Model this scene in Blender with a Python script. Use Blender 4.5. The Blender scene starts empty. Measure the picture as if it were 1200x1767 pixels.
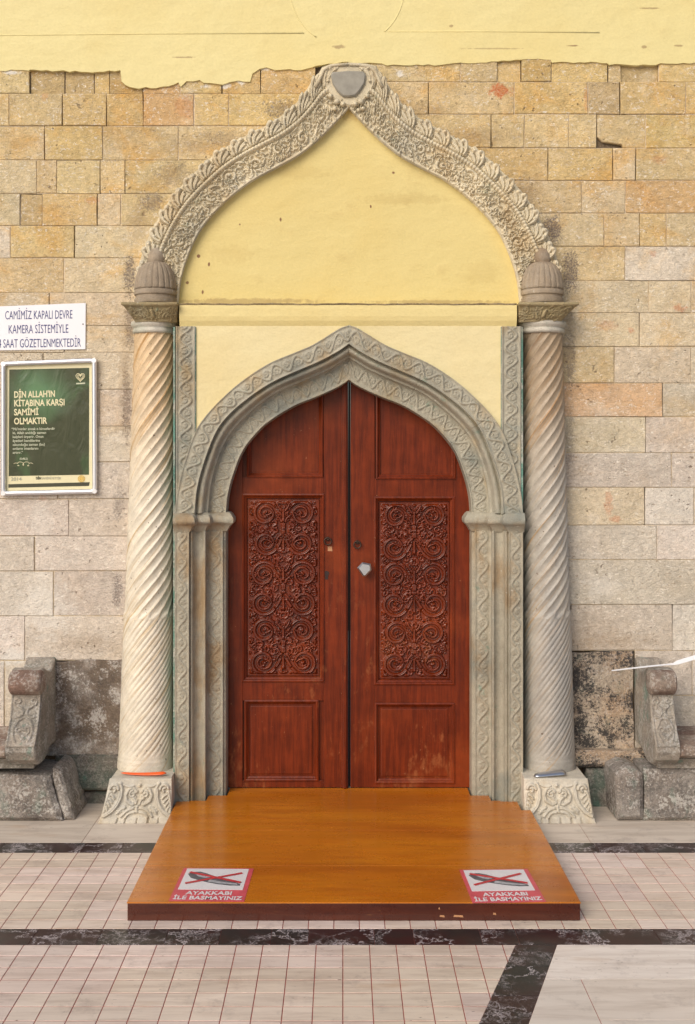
import bpy, bmesh, math, random
import numpy as np
from mathutils import Vector

random.seed(7)
rng = np.random.default_rng(7)
SC = bpy.context.scene
COL = SC.collection
R = math.radians

# ------------------------------------------------------------------ camera
F, U0, V0, HC, D0 = 2016.0, 592.0, 800.0, 1.63, 5.6     # focal (px), principal point, eye height, distance to wall
cam = bpy.data.cameras.new('camera')
cam.sensor_fit = 'HORIZONTAL'; cam.sensor_width = 36.0
cam.lens = 36.0 * F / 1200.0
cam.shift_x = (600 - U0) / 1200.0
cam.shift_y = -(883.5 - V0) / 1200.0
cam.clip_start = 0.05; cam.clip_end = 500
co = bpy.data.objects.new('camera', cam); COL.objects.link(co)
co.location = (0, -D0, HC); co.rotation_euler = (R(90), 0, 0)
SC.camera = co

# ------------------------------------------------------------------ light
SUN_EL, SUN_AZ = 34.0, -32.0          # azimuth measured from straight behind the camera, negative = from the left
w = bpy.data.worlds.new('World'); SC.world = w; w.use_nodes = True
wn = w.node_tree; bg = wn.nodes['Background']
sky = wn.nodes.new('ShaderNodeTexSky'); sky.sky_type = 'NISHITA'; sky.sun_disc = False
sky.sun_elevation = R(SUN_EL); sky.sun_rotation = R(180 - SUN_AZ)
sky.dust_density = 3.0; sky.air_density = 1.0; sky.ozone_density = 1.0
wn.links.new(sky.outputs[0], bg.inputs[0]); bg.inputs[1].default_value = 0.092
sl = bpy.data.lights.new('sun', 'SUN'); sl.energy = 1.5; sl.angle = R(44); sl.color = (1.0, 0.93, 0.83)
so = bpy.data.objects.new('sun', sl); COL.objects.link(so)
dirv = Vector((math.sin(R(SUN_AZ)) * math.cos(R(SUN_EL)), -math.cos(R(SUN_AZ)) * math.cos(R(SUN_EL)), math.sin(R(SUN_EL))))
so.rotation_euler = dirv.to_track_quat('Z', 'Y').to_euler(); so.location = (-3, -8, 7)
vs = SC.view_settings
vs.view_transform = 'Standard'; vs.look = 'None'; vs.gamma = 1.0; vs.use_curve_mapping = False
vs.exposure = 0.42

# ------------------------------------------------------------------ helpers: space
def P(u, v, y=0.0):
    d = D0 + y
    return ((u - U0) * d / F, y, HC - (v - V0) * d / F)
def PX(u, y=0.0): return (u - U0) * (D0 + y) / F
def PZ(v, y=0.0): return HC - (v - V0) * (D0 + y) / F
def floor_y(v, z=0.0): return (HC - z) * F / (v - V0) - D0

# ------------------------------------------------------------------ helpers: objects
WLOC = {}
def empty(name, label, cat, loc, group=None):
    o = bpy.data.objects.new(name, None); COL.objects.link(o)
    o.location = loc; o.empty_display_size = 0.05; WLOC[o] = Vector(loc)
    o['label'] = label; o['category'] = cat
    if group: o['group'] = group
    return o
def tag(o, label, cat, group=None):
    o['label'] = label; o['category'] = cat
    if group: o['group'] = group
    return o
def place(name, me, mat, parent=None, center=None, color=None):
    o = bpy.data.objects.new(name, me); COL.objects.link(o)
    if mat and not me.materials: me.materials.append(mat)
    c = Vector(center) if center is not None else Vector((0, 0, 0))
    WLOC[o] = c
    if parent is not None:
        o.parent = parent; o.location = c - WLOC[parent]
    else: o.location = c
    if color: o.color = (*color, 1)
    return o
def mk(name, verts, faces, mat, parent=None, smooth=False, color=None, sharp=None):
    v = np.array(verts, dtype=float)
    c = (v.max(0) + v.min(0)) / 2
    me = bpy.data.meshes.new(name)
    bm = bmesh.new()
    bv = [bm.verts.new(p) for p in (v - c)]
    for f in faces:
        try: bm.faces.new([bv[i] for i in f])
        except ValueError: pass
    bmesh.ops.recalc_face_normals(bm, faces=bm.faces)
    for f in bm.faces: f.smooth = smooth
    bm.to_mesh(me); bm.free()
    if smooth and sharp: me.set_sharp_from_angle(angle=R(sharp))
    return place(name, me, mat, parent, c, color)
class MB:
    """collects primitives into one mesh"""
    def __init__(s): s.v = []; s.f = []
    def add(s, v, f):
        n = len(s.v); s.v += [tuple(p) for p in v]; s.f += [tuple(i + n for i in q) for q in f]; return s
    def box(s, x0, x1, y0, y1, z0, z1, b=0.0):
        if b <= 0:
            v = [(x, y, z) for x in (x0, x1) for y in (y0, y1) for z in (z0, z1)]
            return s.add(v, [(0, 1, 3, 2), (4, 6, 7, 5), (0, 4, 5, 1), (2, 3, 7, 6), (0, 2, 6, 4), (1, 5, 7, 3)])
        bm = bmesh.new(); bmesh.ops.create_cube(bm, size=1)
        for q in bm.verts:
            q.co = ((x0 + x1) / 2 + q.co.x * (x1 - x0), (y0 + y1) / 2 + q.co.y * (y1 - y0), (z0 + z1) / 2 + q.co.z * (z1 - z0))
        bmesh.ops.bevel(bm, geom=bm.edges[:], offset=b, segments=2, profile=0.6, affect='EDGES')
        bm.verts.index_update()
        s.add([q.co[:] for q in bm.verts], [[q.index for q in f.verts] for f in bm.faces]); bm.free(); return s
    def prism(s, poly, y0, y1, ch=0.0, axis='y'):
        """poly in (x,z) for axis y, (x,y) for axis z, (y,z) for axis x; y0 = exposed side, chamfered by ch"""
        p = [Vector(q) for q in poly]; n = len(p)
        area = sum(p[i].x * p[(i + 1) % n].y - p[(i + 1) % n].x * p[i].y for i in range(n))
        if area < 0: p.reverse()
        sg = 1 if y1 > y0 else -1
        def off(c):
            out = []
            for i in range(n):
                a, b, d = p[i - 1], p[i], p[(i + 1) % n]
                e1 = (b - a).normalized(); e2 = (d - b).normalized()
                n1 = Vector((-e1.y, e1.x)); n2 = Vector((-e2.y, e2.x))
                m = (n1 + n2); k = m.length
                m = m / k if k > 1e-6 else n1
                out.append(b + m * (c / max(0.4, m.dot(n1))))
            return out
        rings = [(off(ch), y0), (p, y0 + sg * ch), (p, y1)] if ch > 0 else [(p, y0), (p, y1)]
        v = []
        for q, y in rings:
            for t in q:
                v.append((t.x, y, t.y) if axis == 'y' else (t.x, t.y, y) if axis == 'z' else (y, t.x, t.y))
        f = [tuple(range(n)), tuple(range((len(rings) - 1) * n, len(rings) * n))]
        for r in range(len(rings) - 1):
            for i in range(n):
                j = (i + 1) % n
                f.append((r * n + i, r * n + j, (r + 1) * n + j, (r + 1) * n + i))
        return s.add(v, f)
    def lathe(s, prof, cx, cy, seg=32, flute=None):
        v = []; m = len(prof)
        for k, (r, z) in enumerate(prof):
            for i in range(seg):
                a = 2 * math.pi * i / seg
                rr = r * (flute(a, k / (m - 1)) if flute else 1)
                v.append((cx + rr * math.sin(a), cy - rr * math.cos(a), z))
        f = [(k * seg + i, k * seg + (i + 1) % seg, (k + 1) * seg + (i + 1) % seg, (k + 1) * seg + i) for k in range(m - 1) for i in range(seg)]
        f += [tuple(range(seg)), tuple(range((m - 1) * seg, m * seg))]
        return s.add(v, f)
    def tube(s, pts, r, seg=8, closed=False):
        pts = [Vector(p) for p in pts]; n = len(pts); v = []
        for i, p in enumerate(pts):
            t = (pts[(i + 1) % n] - pts[i - 1]) if closed else (pts[min(i + 1, n - 1)] - pts[max(i - 1, 0)])
            t.normalize(); up = Vector((0, 1, 0)) if abs(t.y) < 0.9 else Vector((0, 0, 1))
            a = t.cross(up).normalized(); b = t.cross(a).normalized()
            rr = r[i] if isinstance(r, (list, tuple)) else r
            for k in range(seg):
                q = 2 * math.pi * k / seg
                v.append(p + a * (rr * math.cos(q)) + b * (rr * math.sin(q)))
        m = n if closed else n - 1
        f = [(i * seg + k, i * seg + (k + 1) % seg, ((i + 1) % n) * seg + (k + 1) % seg, ((i + 1) % n) * seg + k) for i in range(m) for k in range(seg)]
        if not closed: f += [tuple(range(seg)), tuple(range((n - 1) * seg, n * seg))]
        return s.add(v, f)
    def build(s, name, mat, parent=None, smooth=False, color=None, sharp=None):
        return mk(name, s.v, s.f, mat, parent, smooth, color, sharp)

def grid(name, X, Y, Z, mat, parent=None, skirt=None, attr=None, smooth=True, wrap=False, color=None):
    """surface from 2-D coordinate arrays; skirt = y the border is carried back to"""
    if skirt is not None:
        def pad(A): return np.pad(A, 1, mode='edge')
        X, Y, Z = pad(X), pad(Y), pad(Z)
        Y = Y.copy(); Y[0, :] = skirt; Y[-1, :] = skirt; Y[:, 0] = skirt; Y[:, -1] = skirt
        if attr is not None: attr = pad(attr)
    ny, nx = X.shape
    V = np.stack([X, Y, Z], -1).reshape(-1, 3)
    c = (V.max(0) + V.min(0)) / 2
    idx = np.arange(ny * nx).reshape(ny, nx)
    if wrap: idx = np.concatenate([idx, idx[:, :1]], 1)
    q = np.stack([idx[:-1, :-1], idx[:-1, 1:], idx[1:, 1:], idx[1:, :-1]], -1).reshape(-1, 4)
    # face the camera side
    a = V[q[:, 1]] - V[q[:, 0]]; b = V[q[:, 3]] - V[q[:, 0]]
    nrm = np.cross(a, b)
    if not wrap and nrm[:, 1].sum() > 0: q = q[:, ::-1]
    me = bpy.data.meshes.new(name)
    me.vertices.add(len(V)); me.vertices.foreach_set('co', (V - c).astype(np.float32).ravel())
    me.loops.add(q.size); me.loops.foreach_set('vertex_index', q.astype(np.int32).ravel())
    me.polygons.add(len(q)); me.polygons.foreach_set('loop_start', np.arange(0, q.size, 4, dtype=np.int32))
    me.polygons.foreach_set('use_smooth', np.full(len(q), smooth))
    me.update(calc_edges=True); me.validate()
    if attr is not None:
        at = me.attributes.new('flow', 'FLOAT', 'POINT'); at.data.foreach_set('value', attr.astype(np.float32).ravel())
    return place(name, me, mat, parent, c, color)

def spline(pts, n):
    """Catmull-Rom through pts, resampled to n points by arc length"""
    p = np.array(pts, float); p = np.vstack([2 * p[0] - p[1], p, 2 * p[-1] - p[-2]])
    out = []
    for i in range(1, len(p) - 2):
        for t in np.linspace(0, 1, 24, endpoint=False):
            a, b, c, d = p[i - 1], p[i], p[i + 1], p[i + 2]
            out.append(.5 * ((2 * b) + (c - a) * t + (2 * a - 5 * b + 4 * c - d) * t * t + (3 * b - a - 3 * c + d) * t ** 3))
    out.append(p[-2]); out = np.array(out)
    s = np.r_[0, np.cumsum(np.linalg.norm(np.diff(out, axis=0), axis=1))]
    q = np.linspace(0, s[-1], n)
    return np.stack([np.interp(q, s, out[:, k]) for k in range(out.shape[1])], 1)

# ------------------------------------------------------------------ carving: height maps
class HM:
    def __init__(s, w, h, res, base=0.0):
        s.nx = max(2, int(round(w / res)) + 1); s.ny = max(2, int(round(h / res)) + 1)
        s.x = np.linspace(0, w, s.nx); s.y = np.linspace(0, h, s.ny); s.w = w; s.h = h
        s.H = np.full((s.ny, s.nx), base)
    def stroke(s, pts, r0, r1, h, groove=0.0, moat=0.0, floor=0.0):
        p = np.array(pts, float)
        L = np.r_[0, np.cumsum(np.linalg.norm(np.diff(p, axis=0), axis=1))]
        n = max(2, int(L[-1] / (0.35 * min(r0, r1) + 1e-6)) + 1); n = min(n, 90)
        q = np.linspace(0, L[-1], n)
        p = np.stack([np.interp(q, L, p[:, 0]), np.interp(q, L, p[:, 1])], 1)
        rad = np.linspace(r0, r1, n); m = max(r0, r1) * (1 + moat) + 1e-4
        i0, i1 = np.searchsorted(s.x, [p[:, 0].min() - m, p[:, 0].max() + m])
        j0, j1 = np.searchsorted(s.y, [p[:, 1].min() - m, p[:, 1].max() + m])
        if i1 <= i0 or j1 <= j0: return
        gx, gy = np.meshgrid(s.x[i0:i1], s.y[j0:j1])
        d = np.sqrt((gx[..., None] - p[:, 0]) ** 2 + (gy[..., None] - p[:, 1]) ** 2) / rad
        k = d.argmin(-1); dm = np.take_along_axis(d, k[..., None], -1)[..., 0]
        sub = s.H[j0:j1, i0:i1]
        if moat > 0:
            ring = (dm >= 1) & (dm < 1 + moat)
            sub[ring] = np.minimum(sub[ring], floor)
        ins = dm < 1
        prof = np.sqrt(np.clip(1 - dm ** 2, 0, 1))
        if groove: prof = prof * (1 - groove * np.exp(-(dm / .28) ** 2))
        if moat > 0: sub[ins] = np.maximum(floor, h * prof[ins])
        else: sub[ins] = np.maximum(sub[ins], h * prof[ins])
    def dot(s, x, y, r, h): s.stroke([(x, y), (x + 1e-4, y)], r, r, h)
    def blur(s, n=1):
        for _ in range(n):
            A = np.pad(s.H, 1, mode='edge')
            s.H = (A[1:-1, 1:-1] * 4 + A[:-2, 1:-1] + A[2:, 1:-1] + A[1:-1, :-2] + A[1:-1, 2:]) / 8
def spiral(cx, cy, r, turns, a0, sgn, r_in=0.15, n=40):
    t = np.linspace(0, 1, n); a = a0 + sgn * t * turns * 2 * math.pi; rr = r * (1 - t * (1 - r_in))
    return np.stack([cx + rr * np.cos(a), cy + rr * np.sin(a)], 1)
def arc3(a, b, bend, n=12):
    a = np.array(a, float); b = np.array(b, float); d = b - a; m = (a + b) / 2 + np.array([-d[1], d[0]]) * bend
    t = np.linspace(0, 1, n)[:, None]
    return a * (1 - t) ** 2 + 2 * m * t * (1 - t) + b * t * t
def leaf(h, x, y, ang, L, r, hh, sgn=1, groove=.25, moat=.3, floor=0.0, lobes=3):
    """acanthus leaf: a curved midrib with lobes on both sides"""
    tip = (x + L * math.cos(ang), y + L * math.sin(ang))
    mid = arc3((x, y), tip, .22 * sgn)
    for k in range(lobes):
        q = mid[int((k + .6) / lobes * 9)]
        for sd in (-1, 1):
            a2 = ang + sd * 0.75
            l2 = L * (.42 - .07 * k)
            h.stroke(arc3(q, (q[0] + l2 * math.cos(a2), q[1] + l2 * math.sin(a2)), .25 * sd), r * .62, r * .42, hh * .8, groove, moat, floor)
    h.stroke(mid, r * .8, r * .45, hh, groove, moat * .6, floor)
def fill_gaps(hm, rnd, x0, x1, y0, y1, tries, L, r, h, lim=.004):
    """small curled leaves wherever the ground between the scrolls is still bare"""
    for _ in range(tries):
        x, y = rnd.uniform(x0, x1), rnd.uniform(y0, y1)
        i0, i1 = np.searchsorted(hm.x, [x - r, x + r]); j0, j1 = np.searchsorted(hm.y, [y - r, y + r])
        if i1 <= i0 or j1 <= j0 or hm.H[j0:j1, i0:i1].max() > lim: continue
        a = rnd.uniform(0, 6.28); l = L * rnd.uniform(.7, 1.2)
        for d in (-.6, .6, 0): hm.stroke(arc3((x, y), (x + l * math.cos(a + d), y + l * math.sin(a + d)), .4 if d >= 0 else -.4), r * .8, r * .6, h * rnd.uniform(.75, 1.05), .2, 0)
def vine(hm, x0, x1, wl, rr, hh, phase=0.0, rnd=None):
    """running scroll with a spiral and a bud in every bend"""
    c = (x0 + x1) / 2; A = (x1 - x0) / 2 - rr
    y = np.linspace(0, hm.h, max(30, int(hm.h / .006)))
    k = 0; yy = -phase * wl
    while yy < hm.h + wl:
        sg = 1 if k % 2 == 0 else -1
        hm.stroke(spiral(c - sg * A * .18, yy, A * .72, 1.25, math.pi * (.5 if sg > 0 else .5), sg, .2, 28), rr * .8, rr * .55, hh * .85, 0, .3)
        hm.dot(c - sg * A * .18, yy, rr * .55, hh * .9)
        leaf(hm, c - sg * A * .2, yy - wl * .05, math.pi / 2 + sg * .9, A * .8, rr * .8, hh * .8, sg, .2, .3, 0, 2)
        a = -sg * math.pi / 4
        hm.stroke(arc3((c + sg * A * .3, yy + wl * .2), (c + sg * A * .9, yy + wl * .32), .3 * sg), rr * .7, rr * .4, hh * .7)
        yy += wl / 2; k += 1
    xs = c + A * np.cos(2 * math.pi * (y / wl + phase))
    n = 26
    for i in range(0, len(y) - 1, n):
        hm.stroke(np.stack([xs[i:i + n + 1], y[i:i + n + 1]], 1), rr, rr, hh, 0, .25)

# ------------------------------------------------------------------ materials
class G:
    def __init__(s, name):
        s.m = bpy.data.materials.new(name); s.m.use_nodes = True; s.t = s.m.node_tree
        s.b = s.t.nodes['Principled BSDF']; s._pos = None
    def n(s, typ, ins=None, **kw):
        x = s.t.nodes.new('ShaderNode' + typ)
        for k, v in kw.items(): setattr(x, k, v)
        for k, v in (ins or {}).items(): s.put(x.inputs[k], v)
        return x
    def put(s, sock, v):
        if isinstance(v, bpy.types.NodeSocket): s.t.links.new(v, sock)
        elif isinstance(v, bpy.types.Node): s.t.links.new(v.outputs[0], sock)
        else:
            if isinstance(v, (tuple, list)) and len(v) == 3 and len(sock.default_value) == 4: v = (*v, 1)
            sock.default_value = v
    @property
    def pos(s):
        if s._pos is None: s._pos = s.n('NewGeometry').outputs['Position']
        return s._pos
    def rpos(s, k=30.0):
        """position shifted by a per-object random offset"""
        r = s.n('ObjectInfo').outputs['Random']
        return s.n('VectorMath', {0: s.pos, 1: s.n('CombineXYZ', {0: s.math('MULTIPLY', r, k), 1: s.math('MULTIPLY', r, k * 1.7), 2: s.math('MULTIPLY', r, k * .6)})}, operation='ADD').outputs[0]
    def scale(s, vec, sc): return s.n('VectorMath', {0: vec, 1: sc}, operation='MULTIPLY').outputs[0]
    def math(s, op, a, b=0.0, c=0.0, clamp=False):
        return s.n('Math', {0: a, 1: b, 2: c}, operation=op, use_clamp=clamp).outputs[0]
    def noise(s, scale, detail=4, rough=.55, vec=None, dist=0.0):
        return s.n('TexNoise', {'Vector': vec if vec is not None else s.pos, 'Scale': scale, 'Detail': detail, 'Roughness': rough, 'Distortion': dist}).outputs[0]
    def voro(s, scale, vec=None, feature='F1', rand=1.0):
        return s.n('TexVoronoi', {'Vector': vec if vec is not None else s.pos, 'Scale': scale, 'Randomness': rand}, feature=feature).outputs['Distance']
    def ss(s, x, lo, hi):
        """smooth step"""
        return s.n('MapRange', {'Value': x, 'From Min': lo, 'From Max': hi}, interpolation_type='SMOOTHSTEP').outputs[0]
    def mix(s, f, a, b, mode='MIX'):
        x = s.n('Mix', data_type='RGBA', blend_type=mode)
        s.put(x.inputs[0], f); s.put(x.inputs[6], a); s.put(x.inputs[7], b); return x.outputs[2]
    def mul(s, col, f):   # colour times a scalar socket
        return s.mix(1.0, col, s.n('CombineColor', {0: f, 1: f, 2: f}), 'MULTIPLY')
    def vary(s, col, fac, lo, hi):
        return s.mul(col, s.n('MapRange', {'Value': fac, 'From Min': .25, 'From Max': .75, 'To Min': lo, 'To Max': hi}).outputs[0])
    def ell(s, x, z, rx, rz, nz, amp=.9, soft=.35):
        """irregular stain of a given place and size on the wall (x,z), 0..1"""
        sep = s.n('SeparateXYZ', {0: s.pos})
        a = s.math('DIVIDE', s.math('SUBTRACT', sep.outputs[0], x), rx); b = s.math('DIVIDE', s.math('SUBTRACT', sep.outputs[2], z), rz)
        d = s.math('SQRT', s.math('ADD', s.math('MULTIPLY', a, a), s.math('MULTIPLY', b, b)))
        v = s.math('SUBTRACT', s.math('ADD', 1.0, s.math('MULTIPLY', s.math('SUBTRACT', nz, .5), amp * 2.4)), d)
        return s.ss(v, 0.0, soft)
    def done(s, col, rough=.8, bump=None, bstr=.5, bdist=.004, **kw):
        s.put(s.b.inputs['Base Color'], col); s.put(s.b.inputs['Roughness'], rough)
        if bump is not None:
            s.put(s.b.inputs['Normal'], s.n('Bump', {'Strength': bstr, 'Distance': bdist, 'Height': bump}))
        for k, v in kw.items(): s.put(s.b.inputs[k.replace('_', ' ')], v)
        return s.m
def spx(u, v, ru, rv, y=0.0):
    return (PX(u, y), PZ(v, y), ru * (D0 + y) / F, rv * (D0 + y) / F)

def m_wallstone():
    g = G('wall limestone'); p = g.rpos()
    base = g.n('ObjectInfo').outputs['Color']
    big = g.noise(5, 3, .5, p); med = g.noise(26, 5, .65, p); fine = g.noise(150, 4, .7, p)
    chip = g.noise(55, 4, .62, g.scale(p, (.8, 1, 1.25)), .9)
    zc = g.n('SeparateXYZ', {0: g.pos}).outputs[2]
    warm = g.ss(zc, 1.3, 2.6)
    c = g.vary(base, big, .90, 1.10)
    mot = g.noise(3.4, 5, .65, g.scale(g.pos, (1, 1, 1.35)), .4)
    c = g.mix(g.math('MULTIPLY', g.ss(mot, .47, .70), g.math('ADD', .12, g.math('MULTIPLY', warm, .80))), c, g.mix(1, c, (1.0, .80, .50), 'MULTIPLY'))
    c = g.mix(g.math('MULTIPLY', g.ss(g.noise(4.6, 5, .7, g.pos), .52, .70), .50), c, g.mix(warm, (.60, .545, .48), (.68, .575, .41)))
    c = g.vary(c, med, .82, 1.16); c = g.vary(c, chip, .84, 1.14); c = g.vary(c, fine, .80, 1.2)
    # pale lime flecks, dark pits
    fk = g.math('MULTIPLY', g.ss(g.noise(70, 5, .75, g.scale(g.pos, (.8, 1, 1.2)), .8), .545, .64), g.math('ADD', .3, g.math('MULTIPLY', g.ss(g.noise(8, 3, .6), .38, .62), .75)))
    c = g.mix(g.math('MULTIPLY', fk, .85), c, (.86, .80, .70))
    dk = g.math('MULTIPLY', g.ss(g.noise(64, 4, .7, g.scale(p, (.8, 1, 1.3)), .5), .575, .67), g.ss(g.noise(5, 3, .6), .38, .62))
    c = g.mix(g.math('MULTIPLY', dk, .62), c, (.25, .165, .09))
    pit = g.math('MULTIPLY', g.ss(g.noise(46, 2, .5, p), .66, .72), g.ss(g.noise(7, 2, .5, p), .45, .66))
    c = g.mix(g.math('MULTIPLY', pit, .7), c, (.12, .075, .04))
    nz = g.noise(26, 5, .75); n2 = g.noise(120, 4, .8)
    blk = g.math('ADD', g.math('MULTIPLY', nz, .42), g.math('MULTIPLY', n2, .58))
    spk = g.ss(n2, .40, .60)
    # soot and lichen left beside the portal
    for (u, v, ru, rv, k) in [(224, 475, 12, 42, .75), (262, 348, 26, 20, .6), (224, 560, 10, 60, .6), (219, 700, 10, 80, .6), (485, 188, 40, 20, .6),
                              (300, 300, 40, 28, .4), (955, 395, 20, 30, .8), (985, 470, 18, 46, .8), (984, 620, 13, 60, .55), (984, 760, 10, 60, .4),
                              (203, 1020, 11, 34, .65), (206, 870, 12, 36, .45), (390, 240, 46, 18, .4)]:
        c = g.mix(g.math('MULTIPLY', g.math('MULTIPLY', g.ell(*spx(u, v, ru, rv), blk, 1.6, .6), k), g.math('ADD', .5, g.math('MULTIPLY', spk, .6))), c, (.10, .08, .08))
    for (u, v, ru, rv, k) in [(820, 235, 120, 26, .5), (905, 330, 50, 40, .55), (740, 190, 60, 20, .5), (1000, 1090, 120, 60, .3), (960, 560, 40, 160, .3), (150, 1110, 120, 30, .35), (330, 250, 70, 30, .4), (240, 380, 30, 60, .4), (1060, 1110, 140, 26, .35), (215, 640, 16, 200, .35)]:
        c = g.mix(g.math('MULTIPLY', g.ell(*spx(u, v, ru, rv), nz, .6, 1.1), k), c, (.28, .18, .09))
    # brick-red paint and rust blotches
    for (u, v, ru, rv, k) in [(864, 155, 24, 14, .85), (1050, 868, 8, 28, .35), (1062, 895, 13, 8, .4), (1175, 532, 16, 7, .45), (1045, 560, 20, 12, .25),
                              (1090, 570, 7, 6, .4), (320, 185, 22, 22, .25), (1012, 170, 5, 26, .35), (1140, 275, 14, 10, .25), (1128, 438, 7, 7, .3),
                              (78, 168, 8, 9, .25), (160, 345, 16, 8, .3), (75, 860, 10, 5, .3)]:
        c = g.mix(g.math('MULTIPLY', g.math('MULTIPLY', g.ell(*spx(u, v, ru, rv), nz, 1.3, .5), k), g.math('ADD', .55, g.math('MULTIPLY', spk, .6))), c, (.52, .13, .03))
    # white mortar smears
    for (u, v, ru, rv, k) in [(20, 125, 24, 4, .9), (70, 900, 30, 60, .3), (80, 1050, 60, 70, .45), (20, 1135, 50, 18, .7), (355, 148, 14, 5, .8),
                              (390, 146, 12, 7, .8), (415, 140, 12, 7, .9), (458, 116, 12, 6, .9), (690, 128, 10, 9, .8), (1040, 1010, 40, 30, .35), (1100, 780, 90, 20, .2)]:
        c = g.mix(g.math('MULTIPLY', g.ell(*spx(u, v, ru, rv), nz, 1.2, .7), k), c, (.76, .72, .65))
    h = g.math('ADD', g.math('MULTIPLY', chip, .9), g.math('ADD', g.math('MULTIPLY', med, .7), g.math('MULTIPLY', fine, .4)))
    h = g.math('ADD', g.math('SUBTRACT', h, g.math('MULTIPLY', pit, .7)), g.math('MULTIPLY', g.noise(11, 3, .5, p), .9))
    return g.done(c, .92, h, .8, .011)

def m_roughstone(name, ca, cb, black=.0, white=.4, green=.0, bd=.014):
    g = G(name); p = g.rpos(11)
    big = g.noise(6, 4, .6, p); med = g.noise(30, 5, .7, p); fine = g.noise(120, 3, .7, p)
    c = g.mix(g.ss(big, .38, .62), ca, cb); c = g.vary(c, g.noise(2.3, 3, .6, p), .75, 1.25); c = g.vary(c, med, .7, 1.3); c = g.vary(c, fine, .8, 1.2)
    if white: c = g.mix(g.math('MULTIPLY', g.ss(g.math('ADD', g.math('MULTIPLY', g.noise(12, 4, .7, p), .5), g.math('MULTIPLY', g.noise(85, 3, .7, p), .5)), .50, .58), white), c, (.62, .58, .53))
    if black: c = g.mix(g.math('MULTIPLY', g.ss(g.math('ADD', g.math('MULTIPLY', g.noise(9, 3, .6, p), .42), g.math('MULTIPLY', g.noise(95, 5, .85, p), .58)), .48, .55), black), c, (.025, .025, .028))
    if green: c = g.mix(g.math('MULTIPLY', g.ss(g.noise(14, 4, .6, g.scale(p, (1, 1, .7))), .56, .68), green), c, (.10, .23, .18))
    h = g.math('ADD', med, g.math('MULTIPLY', fine, .5))
    return g.done(c, .9, h, .9, bd)

def m_carved(name, base, tan, grey, green=.5, bd=.003, tanlo=.5):
    g = G(name); p = g.pos
    big = g.noise(4, 4, .6, p); med = g.noise(24, 5, .65, p); fine = g.noise(160, 3, .6, p)
    c = g.mix(g.ss(g.noise(7, 4, .6, g.scale(p, (1, 1, .45))), tanlo, tanlo + .22), base, tan)
    c = g.mix(g.ss(big, .5, .72), c, grey)
    c = g.vary(c, g.noise(2.6, 4, .6, g.scale(p, (1.3, 1, .8))), .82, 1.22)
    c = g.vary(c, med, .82, 1.16); c = g.vary(c, fine, .9, 1.1)
    if green: c = g.mix(g.math('MULTIPLY', g.ss(g.noise(17, 5, .7, p), .60, .74), green), c, (.11, .22, .165))
    c = g.mix(g.math('MULTIPLY', g.ss(g.noise(60, 3, .6, p), .66, .74), .5), c, (.68, .65, .55))
    c = g.mix(g.math('MULTIPLY', g.ss(g.noise(85, 3, .7, p), .63, .71), .45), c, (.14, .11, .07))
    return g.done(c, .78, g.math('ADD', med, g.math('MULTIPLY', fine, .7)), .8, bd * 1.8)

def m_column(name, white, tan, grey, tl, gl):
    g = G(name); p = g.pos
    fl = g.n('Attribute', attribute_name='flow').outputs['Fac']
    sep = g.n('SeparateXYZ', {0: p})
    hv = g.n('CombineXYZ', {0: g.math('MULTIPLY', fl, 3.2), 1: g.math('MULTIPLY', sep.outputs[2], .9), 2: sep.outputs[1]}).outputs[0]
    st = g.noise(2.2, 5, .65, hv); med = g.noise(18, 5, .6); fine = g.noise(120, 3, .6)
    c = g.mix(g.ss(st, tl, tl + .2), white, tan)
    c = g.mix(g.ss(g.noise(2.4, 3, .5, g.scale(p, (1, 1, .35))), gl, gl + .22), c, grey)
    c = g.mix(g.math('MULTIPLY', g.ss(sep.outputs[2], 1.35, 2.2), .80), c, g.mix(1, c, (.88, .66, .42), 'MULTIPLY'))
    c = g.vary(c, med, .84, 1.12); c = g.vary(c, fine, .93, 1.07)
    c = g.mix(g.math('MULTIPLY', g.ss(g.noise(55, 2, .5), .70, .76), .8), c, (.10, .06, .03))
    return g.done(c, g.n('MapRange', {'Value': med, 'To Min': .28, 'To Max': .55}).outputs[0], g.math('ADD', med, fine), .5, .004)

def m_plaster(name, col, dirt=(.50, .36, .13), spots=(), amount=.35, patch=True):
    g = G(name); p = g.pos
    big = g.noise(1.6, 4, .55, p); med = g.noise(7, 5, .6, g.scale(p, (1, 1, 1.6))); fine = g.noise(90, 3, .6)
    c = g.mix(g.math('MULTIPLY', g.ss(big, .42, .70), .5), col, tuple(x * y for x, y in zip(col, (.97, .90, .74))))
    c = g.mix(g.math('MULTIPLY', g.ss(med, .55, .75), amount), c, dirt); c = g.vary(c, fine, .96, 1.04)
    nz = g.noise(40, 3, .6)
    for (u, v, ru, rv, k, cc) in spots:
        c = g.mix(g.math('MULTIPLY', g.ell(*spx(u, v, ru, rv, -.03), nz, .7, .5), k), c, cc)
    h = g.math('ADD', g.math('MULTIPLY', med, 1.0), g.math('ADD', g.math('MULTIPLY', fine, .10), g.math('MULTIPLY', g.noise(2.6, 3, .5, g.scale(p, (.7, 1, 1.4))), 1.6)))
    return g.done(c, .62, h, .7, .010)

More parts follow.
